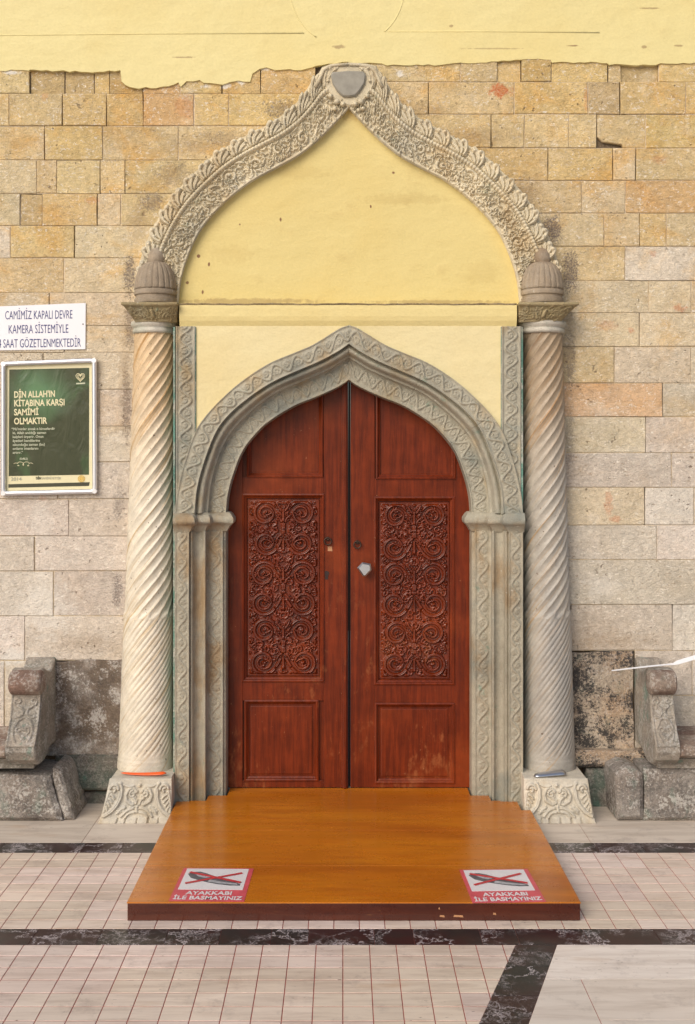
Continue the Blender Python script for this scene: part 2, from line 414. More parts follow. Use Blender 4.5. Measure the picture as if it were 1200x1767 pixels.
def m_door():
    g = G('varnished red wood'); p = g.pos
    gr = g.noise(3.5, 6, .65, g.scale(p, (16, 16, 1.1)), .4); big = g.noise(3, 3, .5); med = g.noise(14, 4, .6)
    c = g.mix(g.ss(gr, .3, .7), (.090, .0115, .0022), (.175, .0245, .0042))
    c = g.mix(g.math('MULTIPLY', g.ss(big, .48, .7), .6), c, (.24, .042, .008))
    c = g.vary(c, med, .8, 1.2)
    # rubbed varnish
    sep = g.n('SeparateXYZ', {0: p})
    low = g.ss(sep.outputs[2], 1.55, .35)
    rub = g.math('ADD', g.math('MULTIPLY', g.noise(5, 5, .7, g.scale(p, (1, 1, .7))), .6), g.math('MULTIPLY', g.noise(40, 4, .7, g.scale(p, (1, 1, .4))), .4))
    rub = g.math('MULTIPLY', g.ss(rub, .53, .66), g.math('MULTIPLY', low, .75))
    c = g.mix(rub, c, (.29, .088, .030))
    fl = g.math('MULTIPLY', g.ss(g.noise(70, 3, .7, g.scale(p, (1, 1, .5))), .69, .75), .55)
    c = g.mix(fl, c, (.42, .19, .09))
    rough = g.n('MapRange', {'Value': med, 'To Min': .24, 'To Max': .45}).outputs[0]
    return g.done(c, rough, g.math('ADD', gr, g.math('MULTIPLY', med, .5)), .25, .002, Coat_Weight=.10, Coat_Roughness=.15, **{'Specular_IOR_Level': .22})

def m_platform(name, a, b, dark):
    g = G(name); p = g.pos
    gr = g.noise(2.2, 7, .68, g.scale(p, (1.0, 11, 8)), .9); big = g.noise(1.4, 3, .5, g.scale(p, (.5, 2.2, 1)))
    c = g.mix(g.ss(gr, .32, .68), a, b); c = g.mix(g.math('MULTIPLY', g.ss(big, .42, .7), .75), c, dark)
    c = g.vary(c, g.noise(6, 4, .6, g.scale(p, (.6, 3, 3))), .86, 1.12)
    c = g.mix(g.math('MULTIPLY', g.ss(g.noise(34, 3, .6), .73, .77), .7), c, (.05, .02, .008))
    scr = g.math('MULTIPLY', g.ss(g.noise(60, 3, .7, g.scale(p, (.25, 1.6, 1)), .6), .66, .74), g.ss(g.noise(3, 3, .6), .45, .65))
    c = g.mix(g.math('MULTIPLY', scr, .35), c, (.62, .30, .09))
    r = g.n('MapRange', {'Value': g.noise(9, 5, .7), 'To Min': .10, 'To Max': .48}).outputs[0]
    return g.done(c, r, g.math('ADD', gr, g.noise(3, 2, .5)), .08, .003, Coat_Weight=.22, Coat_Roughness=.10)

def m_travertine(name, base, streak, sc=1.0, rough=.45):
    g = G(name); p = g.pos
    r = g.n('ObjectInfo').outputs['Random']; tint = g.n('ObjectInfo').outputs['Color']
    st = g.noise(3.0 * sc, 6, .66, g.scale(p, (1.2, 9, 1)), .5); big = g.noise(1.7, 3, .5)
    c = g.mix(g.ss(st, .40, .68), base, streak)
    c = g.mix(1.0, c, tint, 'MULTIPLY')
    c = g.vary(c, r, .96, 1.05); c = g.vary(c, big, .93, 1.06)
    hole = g.math('MULTIPLY', g.ss(g.noise(38, 3, .6, g.scale(p, (1, 3.0, 1))), .655, .71), g.ss(g.noise(3.5, 3, .6), .42, .62))
    c = g.mix(g.math('MULTIPLY', hole, .8), c, (.11, .075, .06))
    rust = g.math('MULTIPLY', g.ss(g.noise(2.3, 4, .6, g.scale(p, (.8, 3, 1))), .60, .74), .45)
    c = g.mix(rust, c, (.42, .25, .12))
    dirt = g.math('MULTIPLY', g.ss(g.noise(7, 6, .75), .52, .72), .40)
    c = g.mix(dirt, c, (.25, .20, .18))
    rr = g.n('MapRange', {'Value': g.noise(5, 4, .6), 'To Min': rough - .12, 'To Max': rough + .15}).outputs[0]
    return g.done(c, rr, g.math('SUBTRACT', g.math('MULTIPLY', st, .3), hole), .4, .002)

def m_darkmarble():
    g = G('burgundy marble'); p = g.rpos(9.0)
    big = g.noise(4, 4, .6, p); c = g.mix(g.ss(big, .40, .60), (.030, .011, .012), (.014, .016, .016))
    wv = g.n('VectorMath', {0: p, 1: g.scale(g.n('TexNoise', {'Vector': p, 'Scale': 9.0, 'Detail': 6, 'Roughness': .7}).outputs['Color'], (.34, .34, .34))}, operation='ADD').outputs[0]
    v1 = g.voro(4.5, wv, 'DISTANCE_TO_EDGE'); v2 = g.voro(15, wv, 'DISTANCE_TO_EDGE')
    m = g.ss(g.noise(6, 4, .65, p), .45, .66); m1 = g.ss(g.noise(3.2, 3, .6, p), .36, .60)
    a = g.math('MULTIPLY', g.ss(v1, .022, .002), m1)
    b = g.math('MULTIPLY', g.ss(v2, .060, .008), g.math('MULTIPLY', m, .85))
    c = g.mix(g.math('MAXIMUM', a, b), c, (.55, .50, .52))
    return g.done(c, .28)

def m_plain(name, col, rough=.5, metal=0.0, var=.1, nsc=30, **kw):
    g = G(name); n = g.noise(nsc, 4, .6)
    return g.done(g.vary(col, n, 1 - var, 1 + var), rough, n, .15, .001, Metallic=metal, **kw)

M = {}
M['wall'] = m_wallstone()
M['mortar'] = m_roughstone('old mortar', (.10, .07, .045), (.16, .115, .07), 0, .1, 0, .008)
M['pointing'] = m_roughstone('lime pointing', (.60, .475, .30), (.66, .56, .42), 0, .4, 0, .006)
M['dado_brown'] = m_roughstone('weathered brown stone', (.20, .15, .11), (.42, .37, .32), .30, .85)
M['dado_black'] = m_roughstone('black crusted stone', (.48, .40, .31), (.42, .30, .20), .93, .35, .1)
M['green_stone'] = m_roughstone('green stained stone', (.13, .16, .13), (.20, .17, .14), .3, .25, .55)
M['bench'] = m_roughstone('worn bench stone', (.33, .285, .235), (.24, .22, .185), .15, .5, .55, .009)
M['bench_red'] = m_roughstone('red bench stone', (.20, .125, .095), (.30, .235, .185), .15, .45, .1, .008)
M['bench_base'] = m_roughstone('grey bench base', (.38, .34, .30), (.27, .225, .19), .40, .85, .25, .016)
M['hood'] = m_carved('carved hood stone', (.61, .53, .375), (.55, .43, .26), (.52, .475, .37), .45)
M['grey'] = m_carved('grey carved stone', (.35, .325, .255), (.36, .275, .16), (.235, .24, .205), .65, tanlo=.50)
M['jamb'] = m_carved('tan carved jamb stone', (.34, .31, .24), (.31, .22, .125), (.23, .235, .20), .65, tanlo=.47)
M['plinth'] = m_carved('carved plinth stone', (.55, .50, .41), (.48, .39, .26), (.46, .44, .39), .05)
M['capital'] = m_carved('mossy capital stone', (.37, .295, .16), (.30, .22, .10), (.34, .31, .22), .6, .006)
M['dome'] = m_carved('brown finial stone', (.33, .26, .185), (.26, .18, .11), (.38, .325, .26), .0, .004)
M['ring'] = m_carved('pale collar stone', (.58, .54, .46), (.42, .40, .30), (.50, .50, .42), .6)
M['shield'] = m_plain('grey slate shield', (.29, .27, .225), .7, var=.25, nsc=18)
M['colL'] = m_column('cream spiral marble', (.72, .655, .53), (.53, .375, .19), (.66, .60, .50), .50, .56)
M['colR'] = m_column('grey spiral marble', (.42, .385, .33), (.41, .275, .145), (.27, .26, .245), .51, .44)
BR = (.16, .05, .02)
M['plaster'] = m_plaster('yellow plaster', (.72, .622, .295), amount=.14,
    spots=[(318, 95, 22, 2, .5, BR), (1175, 75, 14, 2, .5, BR), (855, 80, 60, 1.6, .4, BR), (990, 75, 12, 1.8, .7, BR), (1125, 10, 22, 1.8, .5, BR), (585, 77, 12, 4, .5, BR), (780, 41, 4, 3, .5, BR), (1115, 77, 6, 3, .5, BR)])
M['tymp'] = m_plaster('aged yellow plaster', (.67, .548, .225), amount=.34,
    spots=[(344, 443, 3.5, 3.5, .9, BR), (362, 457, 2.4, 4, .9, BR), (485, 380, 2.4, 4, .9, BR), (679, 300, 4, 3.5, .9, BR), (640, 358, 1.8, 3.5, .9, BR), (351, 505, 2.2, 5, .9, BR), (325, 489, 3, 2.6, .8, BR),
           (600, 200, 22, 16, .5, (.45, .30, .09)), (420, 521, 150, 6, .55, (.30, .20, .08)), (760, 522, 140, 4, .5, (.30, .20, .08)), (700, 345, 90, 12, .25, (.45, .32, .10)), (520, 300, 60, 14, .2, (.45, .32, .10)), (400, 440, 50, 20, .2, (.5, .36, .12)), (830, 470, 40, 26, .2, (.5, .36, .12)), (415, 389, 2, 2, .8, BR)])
M['spandrel'] = m_plaster('cream spandrel plaster', (.71, .61, .34), amount=.10)
M['ledge'] = m_plaster('yellow ledge plaster', (.71, .59, .27), amount=.1)
M['door'] = m_door()
M['door_carved'] = M['door'].copy(); M['door_carved'].node_tree.nodes['Principled BSDF'].inputs['Coat Weight'].default_value = .55
M['door_dark'] = m_plain('dark gap', (.02, .006, .004), .6)
M['deck'] = m_platform('orange varnished boards', (.48, .140, .004), (.56, .190, .007), (.36, .090, .003))
M['fascia'] = m_platform('dark red varnished edge', (.055, .010, .0042), (.090, .018, .006), (.038, .0075, .0035))
M['trav'] = m_travertine('travertine tile', (.73, .625, .555), (.59, .485, .42))
M['slab'] = m_travertine('pale travertine slab', (.74, .68, .62), (.60, .53, .47), .7, .5)
M['grout'] = m_plain('red grout', (.36, .11, .09), .8, var=.3)
M['bed'] = m_plain('grey bed', (.22, .19, .17), .8, var=.3)
M['dark'] = m_darkmarble()
M['steel'] = m_plain('brushed metal', (.60, .61, .64), .30, 1.0, .05)
M['alu'] = m_plain('anodised aluminium', (.74, .75, .79), .35, .8, .04)
M['brass'] = m_plain('old iron', (.06, .035, .025), .5, .6, .3)
M['wear'] = m_plain('bare wood', (.42, .21, .10), .6, var=.3)
M['signwhite'] = m_plain('white sign sheet', (.80, .80, .84), .35, var=.02, nsc=6)
M['signblue'] = m_plain('navy lettering', (.016, .022, .17), .4, var=.05)
M['cream'] = m_plain('cream print', (.72, .66, .42), .35, var=.04)
M['creamdim'] = m_plain('dim cream print', (.50, .52, .38), .35, var=.15, nsc=200)
M['darkbar'] = m_plain('dark print', (.045, .045, .025), .35, var=.1)
M['gold'] = m_plain('gold print', (.62, .42, .10), .35, var=.2, nsc=200)
M['greyprint'] = m_plain('grey print', (.35, .35, .28), .35)
M['orange'] = m_plain('orange plastic', (.80, .105, .012), .3, var=.05)
M['white'] = m_plain('white plastic', (.76, .77, .80), .35, var=.04)
M['pink'] = m_plain('faded red print', (.58, .085, .11), .4, var=.18, nsc=14)
M['paper'] = m_plain('white print', (.70, .68, .70), .4, var=.05, nsc=10)
M['red'] = m_plain('red print', (.50, .035, .045), .4, var=.15)
M['shoe'] = m_plain('grey shoe print', (.10, .105, .12), .4, var=.3, nsc=60)
M['shoe2'] = m_plain('pale shoe print', (.36, .37, .40), .4, var=.3, nsc=60)
def m_green():
    g = G('green poster print'); p = g.pos
    c = g.mix(g.ell(*spx(70, 680, 75, 60), g.noise(6, 3, .5), .25, 1.1), (.042, .052, .026), (.11, .24, .115))
    c = g.mix(g.math('MULTIPLY', g.ss(g.noise(9, 3, .5, g.scale(p, (1, 1, .5)), .8), .55, .72), .5), c, (.06, .13, .05))
    wr = g.noise(7, 3, .5, g.scale(p, (1.6, 1, .8)), 1.2)
    return g.done(c, .22, wr, .35, .012)
M['green'] = m_green()

# ------------------------------------------------------------------ ground and floor
def clip_poly(poly, a, b):
    """keep the part of a convex polygon on the left of the directed line a->b"""
    out = []; n = len(poly)
    f = lambda q: (b[0] - a[0]) * (q[1] - a[1]) - (b[1] - a[1]) * (q[0] - a[0])
    for i in range(n):
        p, q = poly[i], poly[(i + 1) % n]; fp, fq = f(p), f(q)
        if fp >= 0: out.append(p)
        if fp * fq < 0:
            t = fp / (fp - fq); out.append((p[0] + (q[0] - p[0]) * t, p[1] + (q[1] - p[1]) * t))
    return out
def parea(p): return abs(sum(p[i][0] * p[(i + 1) % len(p)][1] - p[(i + 1) % len(p)][0] * p[i][1] for i in range(len(p)))) / 2

gr = MB(); gr.add([(-60, -90, -.03), (60, -90, -.03), (60, 6, -.03), (-60, 6, -.03)], [(0, 1, 2, 3)])
ground = gr.build('ground', M['bed']); ground['kind'] = 'structure'
flo = MB().box(-3.2, 3.2, -3.4, .35, -.026, -.002).build('floor', M['grout']); flo['kind'] = 'structure'
out_court = MB().box(-14, 14, -16, -3.404, -.026, -.001).build('courtyard_paving', M['slab']); out_court['kind'] = 'structure'

Y = {v: floor_y(v) for v in (1454.5, 1471.5, 1603, 1630.5)}
yA, yB, yC, yD = Y[1454.5], Y[1471.5], Y[1603], Y[1630.5]
T = 0.0900; GAP = .0032; GY = .0058
def flat(name, poly, mat, color=(1, 1, 1), top=0.0, ch=.0006, parent=flo):
    return MB().prism(poly, top, -.012, ch, axis='z').build(name, mat, parent, color=color)
def rect(x0, x1, y0, y1): return [(x0, y0), (x1, y0), (x1, y1), (x0, y1)]
# strip of travertine slabs against the wall
xs = [-3.2, -2.35, PX(152, floor_y(1438)), PX(1010, floor_y(1438)), 1.9, 2.6, 3.2]
for a, b in zip(xs[:-1], xs[1:]):
    flat('slab', rect(a + .001, b - .001, yA + .001, .34), M['slab'], (.86, .82, .76))
# dark marble bands
def band(y0, y1, xs):
    for a, b in zip(xs[:-1], xs[1:]):
        flat('marble_strip', rect(a + .0006, b - .0006, y0 + .0008, y1 - .0008), M['dark'])
yb1 = floor_y(1463)
band(yB, yA, [-3.2, -2.4] + [PX(u, yb1) for u in (2, 143, 210, 330, 960, 1030, 1110)] + [2.2, 3.2])
yb2 = floor_y(1616)
band(yD, yC, [-3.2, -2.2] + [PX(u, yb2) for u in (-20, 58, 172, 288, 380, 468, 533, 646, 714, 830, 893, 1012, 1135)] + [1.9, 2.6, 3.2])
# small square tiles with red joints
tile_me = {}
X592 = PX(592, yD)
PLAT = (-.770, .848, -1.44, -.185)
stuff = MB()
DL = ((PX(890, floor_y(1631)), floor_y(1631)), (PX(827, floor_y(1767)), floor_y(1767)))
DR = ((PX(962, floor_y(1631)), floor_y(1631)), (PX(913, floor_y(1767)), floor_y(1767)))
def in_view(cx, cy):
    d = D0 + cy; u = U0 + cx * F / d; v = V0 + HC * F / d
    return -25 < u < 1225 and v < 1790
def put_tile(poly, col):
    cx = sum(p[0] for p in poly) / len(poly); cy = sum(p[1] for p in poly) / len(poly)
    if PLAT[0] + .05 < cx < PLAT[1] - .05 and PLAT[2] + .05 < cy: return     # hidden under the platform
    if not in_view(cx, cy):
        stuff.prism(poly, 0, -.012, .0006, axis='z'); return
    full = len(poly) == 4 and abs(parea(poly) - (T - GAP) * (T - GY)) < 1e-6
    if full:
        if 'full' not in tile_me:
            o = flat('tile', poly, M['trav'], col); tile_me['full'] = o.data
        else: o = place('tile', tile_me['full'], M['trav'], flo, ((poly[0][0] + poly[1][0]) / 2, (poly[0][1] + poly[2][1]) / 2, -.006), col)
    else: flat('tile', poly, M['trav'], col)
def tint():
    k = random.uniform(.88, 1.06); return (k, k * random.uniform(.965, 1.0), k * random.uniform(.91, 1.0))
slabtint = {}
def field(y_top, y_bot, x_off, clipline=None):
    ny = int(math.ceil((y_top - y_bot) / T - .25))
    for j in range(ny):
        y1 = y_top - j * T - GY / 2; y0 = y1 - T + GY
        if j == ny - 1: y0 = y_bot + GY / 2
        for i in range(-38, 38):
            x0 = x_off + i * T + GAP / 2; x1 = x0 + T - GAP
            if x1 > 3.19 or x0 < -3.19: continue
            key = ((i + j // 2 * 3) // 5, j // 2, y_top)           # tiles were sawn from wider slabs, so runs share a tone
            if key not in slabtint: slabtint[key] = tint()
            k = slabtint[key]; q = random.uniform(.985, 1.015)
            poly = rect(x0, x1, y0, y1)
            if clipline: poly = clip_poly(poly, *clipline)
            if len(poly) < 3 or parea(poly) < 2e-5: continue
            put_tile(poly, tuple(c * q for c in k))
field(yB, yC, PX(171, floor_y(1471.7)))
# front field, cut by the diagonal dark strip (keep the left of it)
ext = lambda L, k: (L[0][0] + (L[1][0] - L[0][0]) * k, L[0][1] + (L[1][1] - L[0][1]) * k)
field(yD, -3.40, X592, (ext(DL, 6), ext(DL, -2)))
if stuff.v:
    o = stuff.build('tile_field', M['trav'], flo, color=(.98, .96, .93)); o['kind'] = 'stuff'
# diagonal dark strip and the plain slabs right of it
ks = [0, .30, .68, 1.1, 1.6, 2.1, 2.6]
dk = (yD - DL[0][1]) / (DL[1][1] - DL[0][1])
ks[0] = dk
for a, b in zip(ks[:-1], ks[1:]):
    e = .0012
    p = [ext(DL, a + e), ext(DR, a + e), ext(DR, b - e), ext(DL, b - e)]
    p = [(q[0] + (.001 if i in (0, 3) else -.001), min(q[1], yD - .001)) for i, q in enumerate(p)]
    flat('marble_strip', p, M['dark'])
ySl = floor_y(1690); xj = PX(1003, ySl)
row1 = clip_poly(rect(.2, 3.19, ySl + .0012, yD - .001), ext(DR, -2), ext(DR, 6))
flat('slab', row1, M['slab'], (1.03, 1.02, 1.02))
row2 = clip_poly(rect(-.9, xj - .0012, ySl - .45, ySl - .0012), ext(DR, -2), ext(DR, 6))
flat('slab', row2, M['slab'], (.96, .94, .92))
flat('slab', rect(xj + .0012, xj + .9, floor_y(1760), ySl - .0012), M['slab'], (.90, .87, .84))
flat('slab', rect(xj + .9024, 3.19, floor_y(1760), ySl - .0012), M['slab'], (.95, .93, .91))
flat('slab', rect(xj + .0012, 3.19, -3.4, floor_y(1760) - .0024), M['slab'], (.97, .95, .93))
flat('slab', clip_poly(rect(-1.4, xj - .0012, -3.4, ySl - .4524), ext(DR, -2), ext(DR, 6)), M['slab'], (.95, .93, .91))

# ------------------------------------------------------------------ the stone wall
wall = empty('stone_wall', 'weathered golden limestone block wall with peeling yellow plaster across its top', 'wall', (0, .2, 0))
# core of the wall behind the blocks, with the doorway left open
xl, xr = PX(380), PX(822)
MB().box(-3.4, xl, .022, .40, 0, 4.9).box(xr, 3.4, .022, .40, 0, 4.9).box(xl, xr, .022, .40, PZ(640), 4.9).build('backing', M['mortar'], wall)

CO = dict(g=(.60, .425, .18), c=(.62, .475, .25), p=(.645, .53, .345), k=(.61, .535, .445), o=(.61, .36, .16), d=(.43, .305, .15), r=(.52, .455, .38), w=(.69, .63, .55), y=(.63, .46, .19))
def default_col(v):
    t = min(1, max(0, (v - 300) / 480.0))
    a, b = CO['c'], CO['k']
    return tuple(a[i] * (1 - t) + b[i] * t for i in range(3))
COURSES = [   # v0, v1, joints (photo pixels on the wall face), {index: (tone, set-back)}
 (104, 161, [51, 111, 162, 188, 247, 311, 383, 450, 545], {0: ('d', .014), 1: ('d', .016), 2: ('g', .012), 3: ('d', .012), 4: ('o', .004), 5: ('g', .0), 6: ('g', .0), 7: ('g', .002)}),
 (104, 161, [-95, 51], {}),
 (161, 217, [-60, 16, 108, 184, 247, 335, 395, 540], {0: ('c', 0), 1: ('c', 0), 2: ('g', 0), 3: ('g', 0), 4: ('o', 0), 5: ('g', 0), 6: ('g', 0)}),
 (217, 276, [-40, 77, 178, 308, 460], {0: ('c', 0), 1: ('g', -.002), 2: ('c', 0)}),
 (276, 334, [-70, 63, 98, 173, 216, 360], {0: ('p', 0), 1: ('c', 0), 2: ('c', 0)}),
 (334, 389, [-50, 35, 73, 168, 209, 310], {0: ('p', 0), 1: ('d', .006), 2: ('g', 0), 3: ('p', 0), 4: ('c', 0)}),
 (389, 445, [-80, 18, 129, 290], {0: ('w', 0), 1: ('g', 0), 2: ('p', 0)}),
 (445, 505, [-60, 111, 270], {0: ('c', 0), 1: ('p', 0)}),
 (505, 562, [-90, 85, 270], {}), (562, 608, [-60, 111, 270], {}), (608, 672, [-90, 75, 270], {}), (672, 735, [-50, 172, 270], {}),
 (735, 797, [-80, 60, 270], {}), (797, 861, [-40, 100, 270], {}),
 (861, 925, [-70, 119, 262], {}), (925, 985, [-100, 60, 262], {}), (985, 1063, [-50, 92, 262], {0: ('w', 0), 1: ('r', .003)}), (1063, 1140, [-90, 43, 262], {0: ('w', 0), 1: ('k', 0)}),
 (1140, 1300, [-200, 8, 90], {0: ('w', 0)}),
 (100, 141, [640, 795, 859, 900, 952, 1050, 1073, 1138, 1250], {0: ('c', 0), 1: ('c', 0), 2: ('g', .010), 3: ('g', -.003), 4: ('y', 0), 5: ('c', .004), 6: ('d', .018), 7: ('y', 0)}),
 (141, 197, [640, 740, 888, 1015, 1070, 1184, 1290], {0: ('c', 0), 1: ('c', 0), 2: ('g', 0), 3: ('d', .002), 4: ('g', 0), 5: ('g', 0)}),
 (197, 255, [690, 848, 905, 982, 1031, 1115, 1260], {3: ('c', 0), 4: ('c', .0), 5: ('y', 0)}),
 (255, 311, [740, 946, 1058, 1098, 1250], {0: ('g', 0), 1: ('g', 0), 2: ('p', 0), 3: ('c', 0)}),
 (311, 368, [800, 1004, 1080, 1245], {0: ('c', 0), 1: ('p', 0), 2: ('o', 0)}),
 (368, 425, [860, 1043, 1104, 1150, 1260], {2: ('g', 0)}),
 (425, 484, [900, 1079, 1270], {0: ('c', 0), 1: ('w', 0)}),
 (484, 540, [900, 1120, 1194, 1290], {}), (540, 598, [900, 1104, 1250], {0: ('p', 0), 1: ('p', 0)}),
 (598, 661, [900, 1060, 1192, 1290], {0: ('c', 0)}), (661, 719, [900, 1144, 1250], {0: ('o', 0)}),
 (719, 781, [910, 1115, 1245], {0: ('p', 0)}), (781, 841, [910, 1159, 1270], {0: ('r', 0)}),
 (841, 906, [910, 1113, 1198, 1290], {0: ('p', 0), 1: ('w', 0)}), (906, 966, [910, 1134, 1260], {0: ('k', 0), 1: ('w', 0)}),
 (966, 1043, [910, 1280], {0: ('r', 0)}), (1043, 1123, [910, 1161, 1290], {0: ('r', .002), 1: ('w', 0)}),
 (1123, 1200, [1096, 1195, 1290], {0: ('k', .0), 1: ('w', .0)}), (1200, 1300, [1096, 1290], {0: ('r', .0)}),
]
def stone(x0, x1, z0, z1, col, dy, mat=None, parent=wall, gapmax=1.0, name='brick', ybk=.021):
    g = [random.choice([.0005, .0008, .0012, .0022]) * gapmax for _ in range(4)]
    x0 += g[0]; x1 -= g[1]; z0 += g[2]; z1 -= g[3]
    W, Hh = x1 - x0, z1 - z0
    if W < .01 or Hh < .01: return
    j = lambda k=.0022: random.uniform(-k, k * .2)
    n = 3 if W > .2 else 2
    poly = []
    for i in range(n): poly.append((x0 + W * i / n + (0 if i == 0 else random.uniform(-.2, .2) * W / n) - (j() if i == 0 else 0), z0 - j()))
    poly.append((x1 + j(), z0 - j())); poly.append((x1 + j(), z0 + Hh * random.uniform(.35, .65)))
    poly.append((x1 + j(), z1 + j()))
    for i in range(1, n): poly.append((x1 - W * i / n + random.uniform(-.2, .2) * W / n, z1 + j()))
    poly.append((x0 - j(), z1 + j())); poly.append((x0 - j(), z0 + Hh * random.uniform(.35, .65)))
    y = dy + random.uniform(-.0045, -.0005)
    mb = MB().prism(poly, y, ybk, random.uniform(.001, .0028))
    n_ = len(poly); tx_, tz_ = random.uniform(-.006, .006), random.uniform(-.014, .014)       # faces are a little out of true
    cx_, cz_ = (x0 + x1) / 2, (z0 + z1) / 2
    mb.v = [(q[0], q[1] + (tx_ * (q[0] - cx_) + tz_ * (q[2] - cz_)), q[2]) if i < 2 * n_ else q for i, q in enumerate(mb.v)]
    mb.build(name, mat or M['wall'], parent, color=col)
for (v0, v1, js, ov) in COURSES:
    for i in range(len(js) - 1):
        col, dy = default_col((v0 + v1) / 2), 0.0
        if i in ov: col, dy = CO[ov[i][0]], ov[i][1]
        k = random.uniform(.95, 1.05)
        m_ = default_col((v0 + v1) / 2); q = .66                     # neighbours are close in tone
        if js[0] > 600: k *= .97
        col = tuple(min(.8, (c * q + d_ * (1 - q)) * k * random.uniform(.985, 1.015)) for c, d_ in zip(col, m_))
        if js[i] == 1031:                                             # block with its lower corner broken away
            MB().prism([(PX(a), PZ(b)) for a, b in ((1076, 254.5), (1114.5, 254.5), (1114.5, 197.5), (1031.5, 197.5), (1031.5, 236), (1040, 244), (1056, 246), (1074, 249))], .001, .021, .003).build('brick', M['wall'], wall, color=col)
            continue
        stone(PX(js[i]), PX(js[i + 1]), PZ(v1), PZ(v0), col, dy + (.0052 if v0 <= 104 else 0))
pt = MB()
for (v0, v1, js, ov) in COURSES:
    open_l = False
    for k_ in range(len(js) - 1):
        a, b = PX(js[k_]), PX(js[k_ + 1])
        if js[k_] == 1031: a = PX(1080)
        open_r = random.random() < .40 or js[k_ + 1] == 1031       # this upright joint has lost its mortar
        if not (k_ in ov and ov[k_][1] > .003):
            pt.box(a + (.004 if open_l else .00005), b - (.004 if open_r else .00005), .0085 if v0 <= 104 else .0032, .0212, PZ(v1) + .0001, PZ(v0) - .0001)
        open_l = open_r
pt.build('pointing', M['pointing'], wall)
# courses carry on beyond both edges of the picture
edgeL = {}; edgeR = {}
for (v0, v1, js, ov) in COURSES:
    if js[0] < 30: edgeL[(v0, v1)] = js[0]
    if js[-1] > 1200: edgeR[(v0, v1)] = js[-1]
for (v0, v1), u in edgeL.items():
    x = PX(u)
    while x > -3.0:
        wd = random.uniform(.25, .5); k = random.uniform(.92, 1.06)
        stone(x - wd, x, PZ(v1), PZ(v0), tuple(c * k for c in default_col((v0 + v1) / 2)), .0052 if v0 <= 104 else 0); x -= wd
for (v0, v1), u in edgeR.items():
    x = PX(u)
    while x < 3.0:
        wd = random.uniform(.25, .5); k = random.uniform(.92, 1.06)
        stone(x, x + wd, PZ(v1), PZ(v0), tuple(c * k for c in default_col((v0 + v1) / 2)), .0052 if v0 <= 104 else 0); x += wd

# plaster coat above, its lower edge broken
edge = [(-560, 122), (0, 122), (30, 121), (50, 122), (52, 120), (100, 122), (150, 124), (208, 121), (210, 140), (216, 146), (224, 150), (240, 153), (252, 150), (270, 152), (300, 146),
        (308, 142), (312, 150), (322, 140), (345, 138), (352, 143), (385, 146), (396, 142), (412, 139), (432, 141), (436, 127), (448, 119), (460, 116), (475, 121), (500, 119),
        (520, 121), (556, 112), (590, 107), (650, 109), (668, 113), (690, 112), (720, 111), (760, 112), (795, 108), (830, 108), (858, 106), (880, 105), (898, 103), (920, 102), (950, 103), (953, 108),
        (980, 107), (1010, 108), (1048, 109), (1052, 112), (1075, 111), (1100, 113), (1132, 112), (1140, 109), (1170, 110), (1200, 108), (1700, 108)]
ep = [edge[0]]
for a, b in zip(edge[:-1], edge[1:]):
    n = max(1, int((b[0] - a[0]) / 9)) if abs(b[0] - a[0]) < 300 else 1
    for i in range(1, n + 1):
        t = i / n; ep.append((a[0] + (b[0] - a[0]) * t, a[1] + (b[1] - a[1]) * t + (random.uniform(-1.6, 1.6) if i < n else 0)))
poly = [(PX(u), PZ(v)) for u, v in ep] + [(3.05, 4.85), (-3.05, 4.85)]
MB().prism(poly, -.0036, .0215).build('plaster', M['plaster'], wall)
# raised lines modelled in the plaster
def ridge(pts, r=.0042, name='moulding'):
    MB().tube([P(u, v, -.0016) for u, v in pts], r, 8).build(name, M['plaster'], wall, True)
ridge([(-300, 62), (0, 60.5), (250, 58), (525, 57)])
ridge([(670, 54), (850, 54), (1035, 56)])
arcL = [(600 - 100 * math.cos(a), -22 + 102 * math.sin(a)) for a in np.linspace(-.5, 1.0, 22)]
ridge([(u, v) for u, v in arcL]); ridge([(1198 - u, v) for u, v in arcL[:-2]])

# lower wall blocks beside the benches
def block(name, u0, u1, v0, v1, yf, yb, mat, ch=.012, parent=wall, jit=3):
    pts = []
    for (a, b, n) in (((u0, v1), (u1, v1), 4), ((u1, v1), (u1, v0), 4), ((u1, v0), (u0, v0), 4), ((u0, v0), (u0, v1), 4)):
        for i in range(n):
            t = i / n; pts.append((PX(a[0] + (b[0] - a[0]) * t + random.uniform(-jit, jit) * .5, yf), PZ(a[1] + (b[1] - a[1]) * t + random.uniform(-jit, jit) * .5, yf)))
    return MB().prism(pts, yf, yb, ch).build(name, mat, parent)
block('brick', 62, 236, 1139, 1301, -.010, .021, M['dado_brown'], .003, jit=9)
block('brick', 95, 236, 1304, 1366, -.02, .021, M['green_stone'])
block('brick', 95, 236, 1369, 1396, -.0, .021, M['green_stone'])
block('brick', 970, 1094, 1124, 1296, -.010, .021, M['dado_black'], .003, jit=8)
block('brick', 970, 1120, 1297, 1326, -.075, .021, M['dado_black'], .016)
block('brick', 1013, 1056, 1327, 1397, -.05, .021, M['green_stone'], .014)

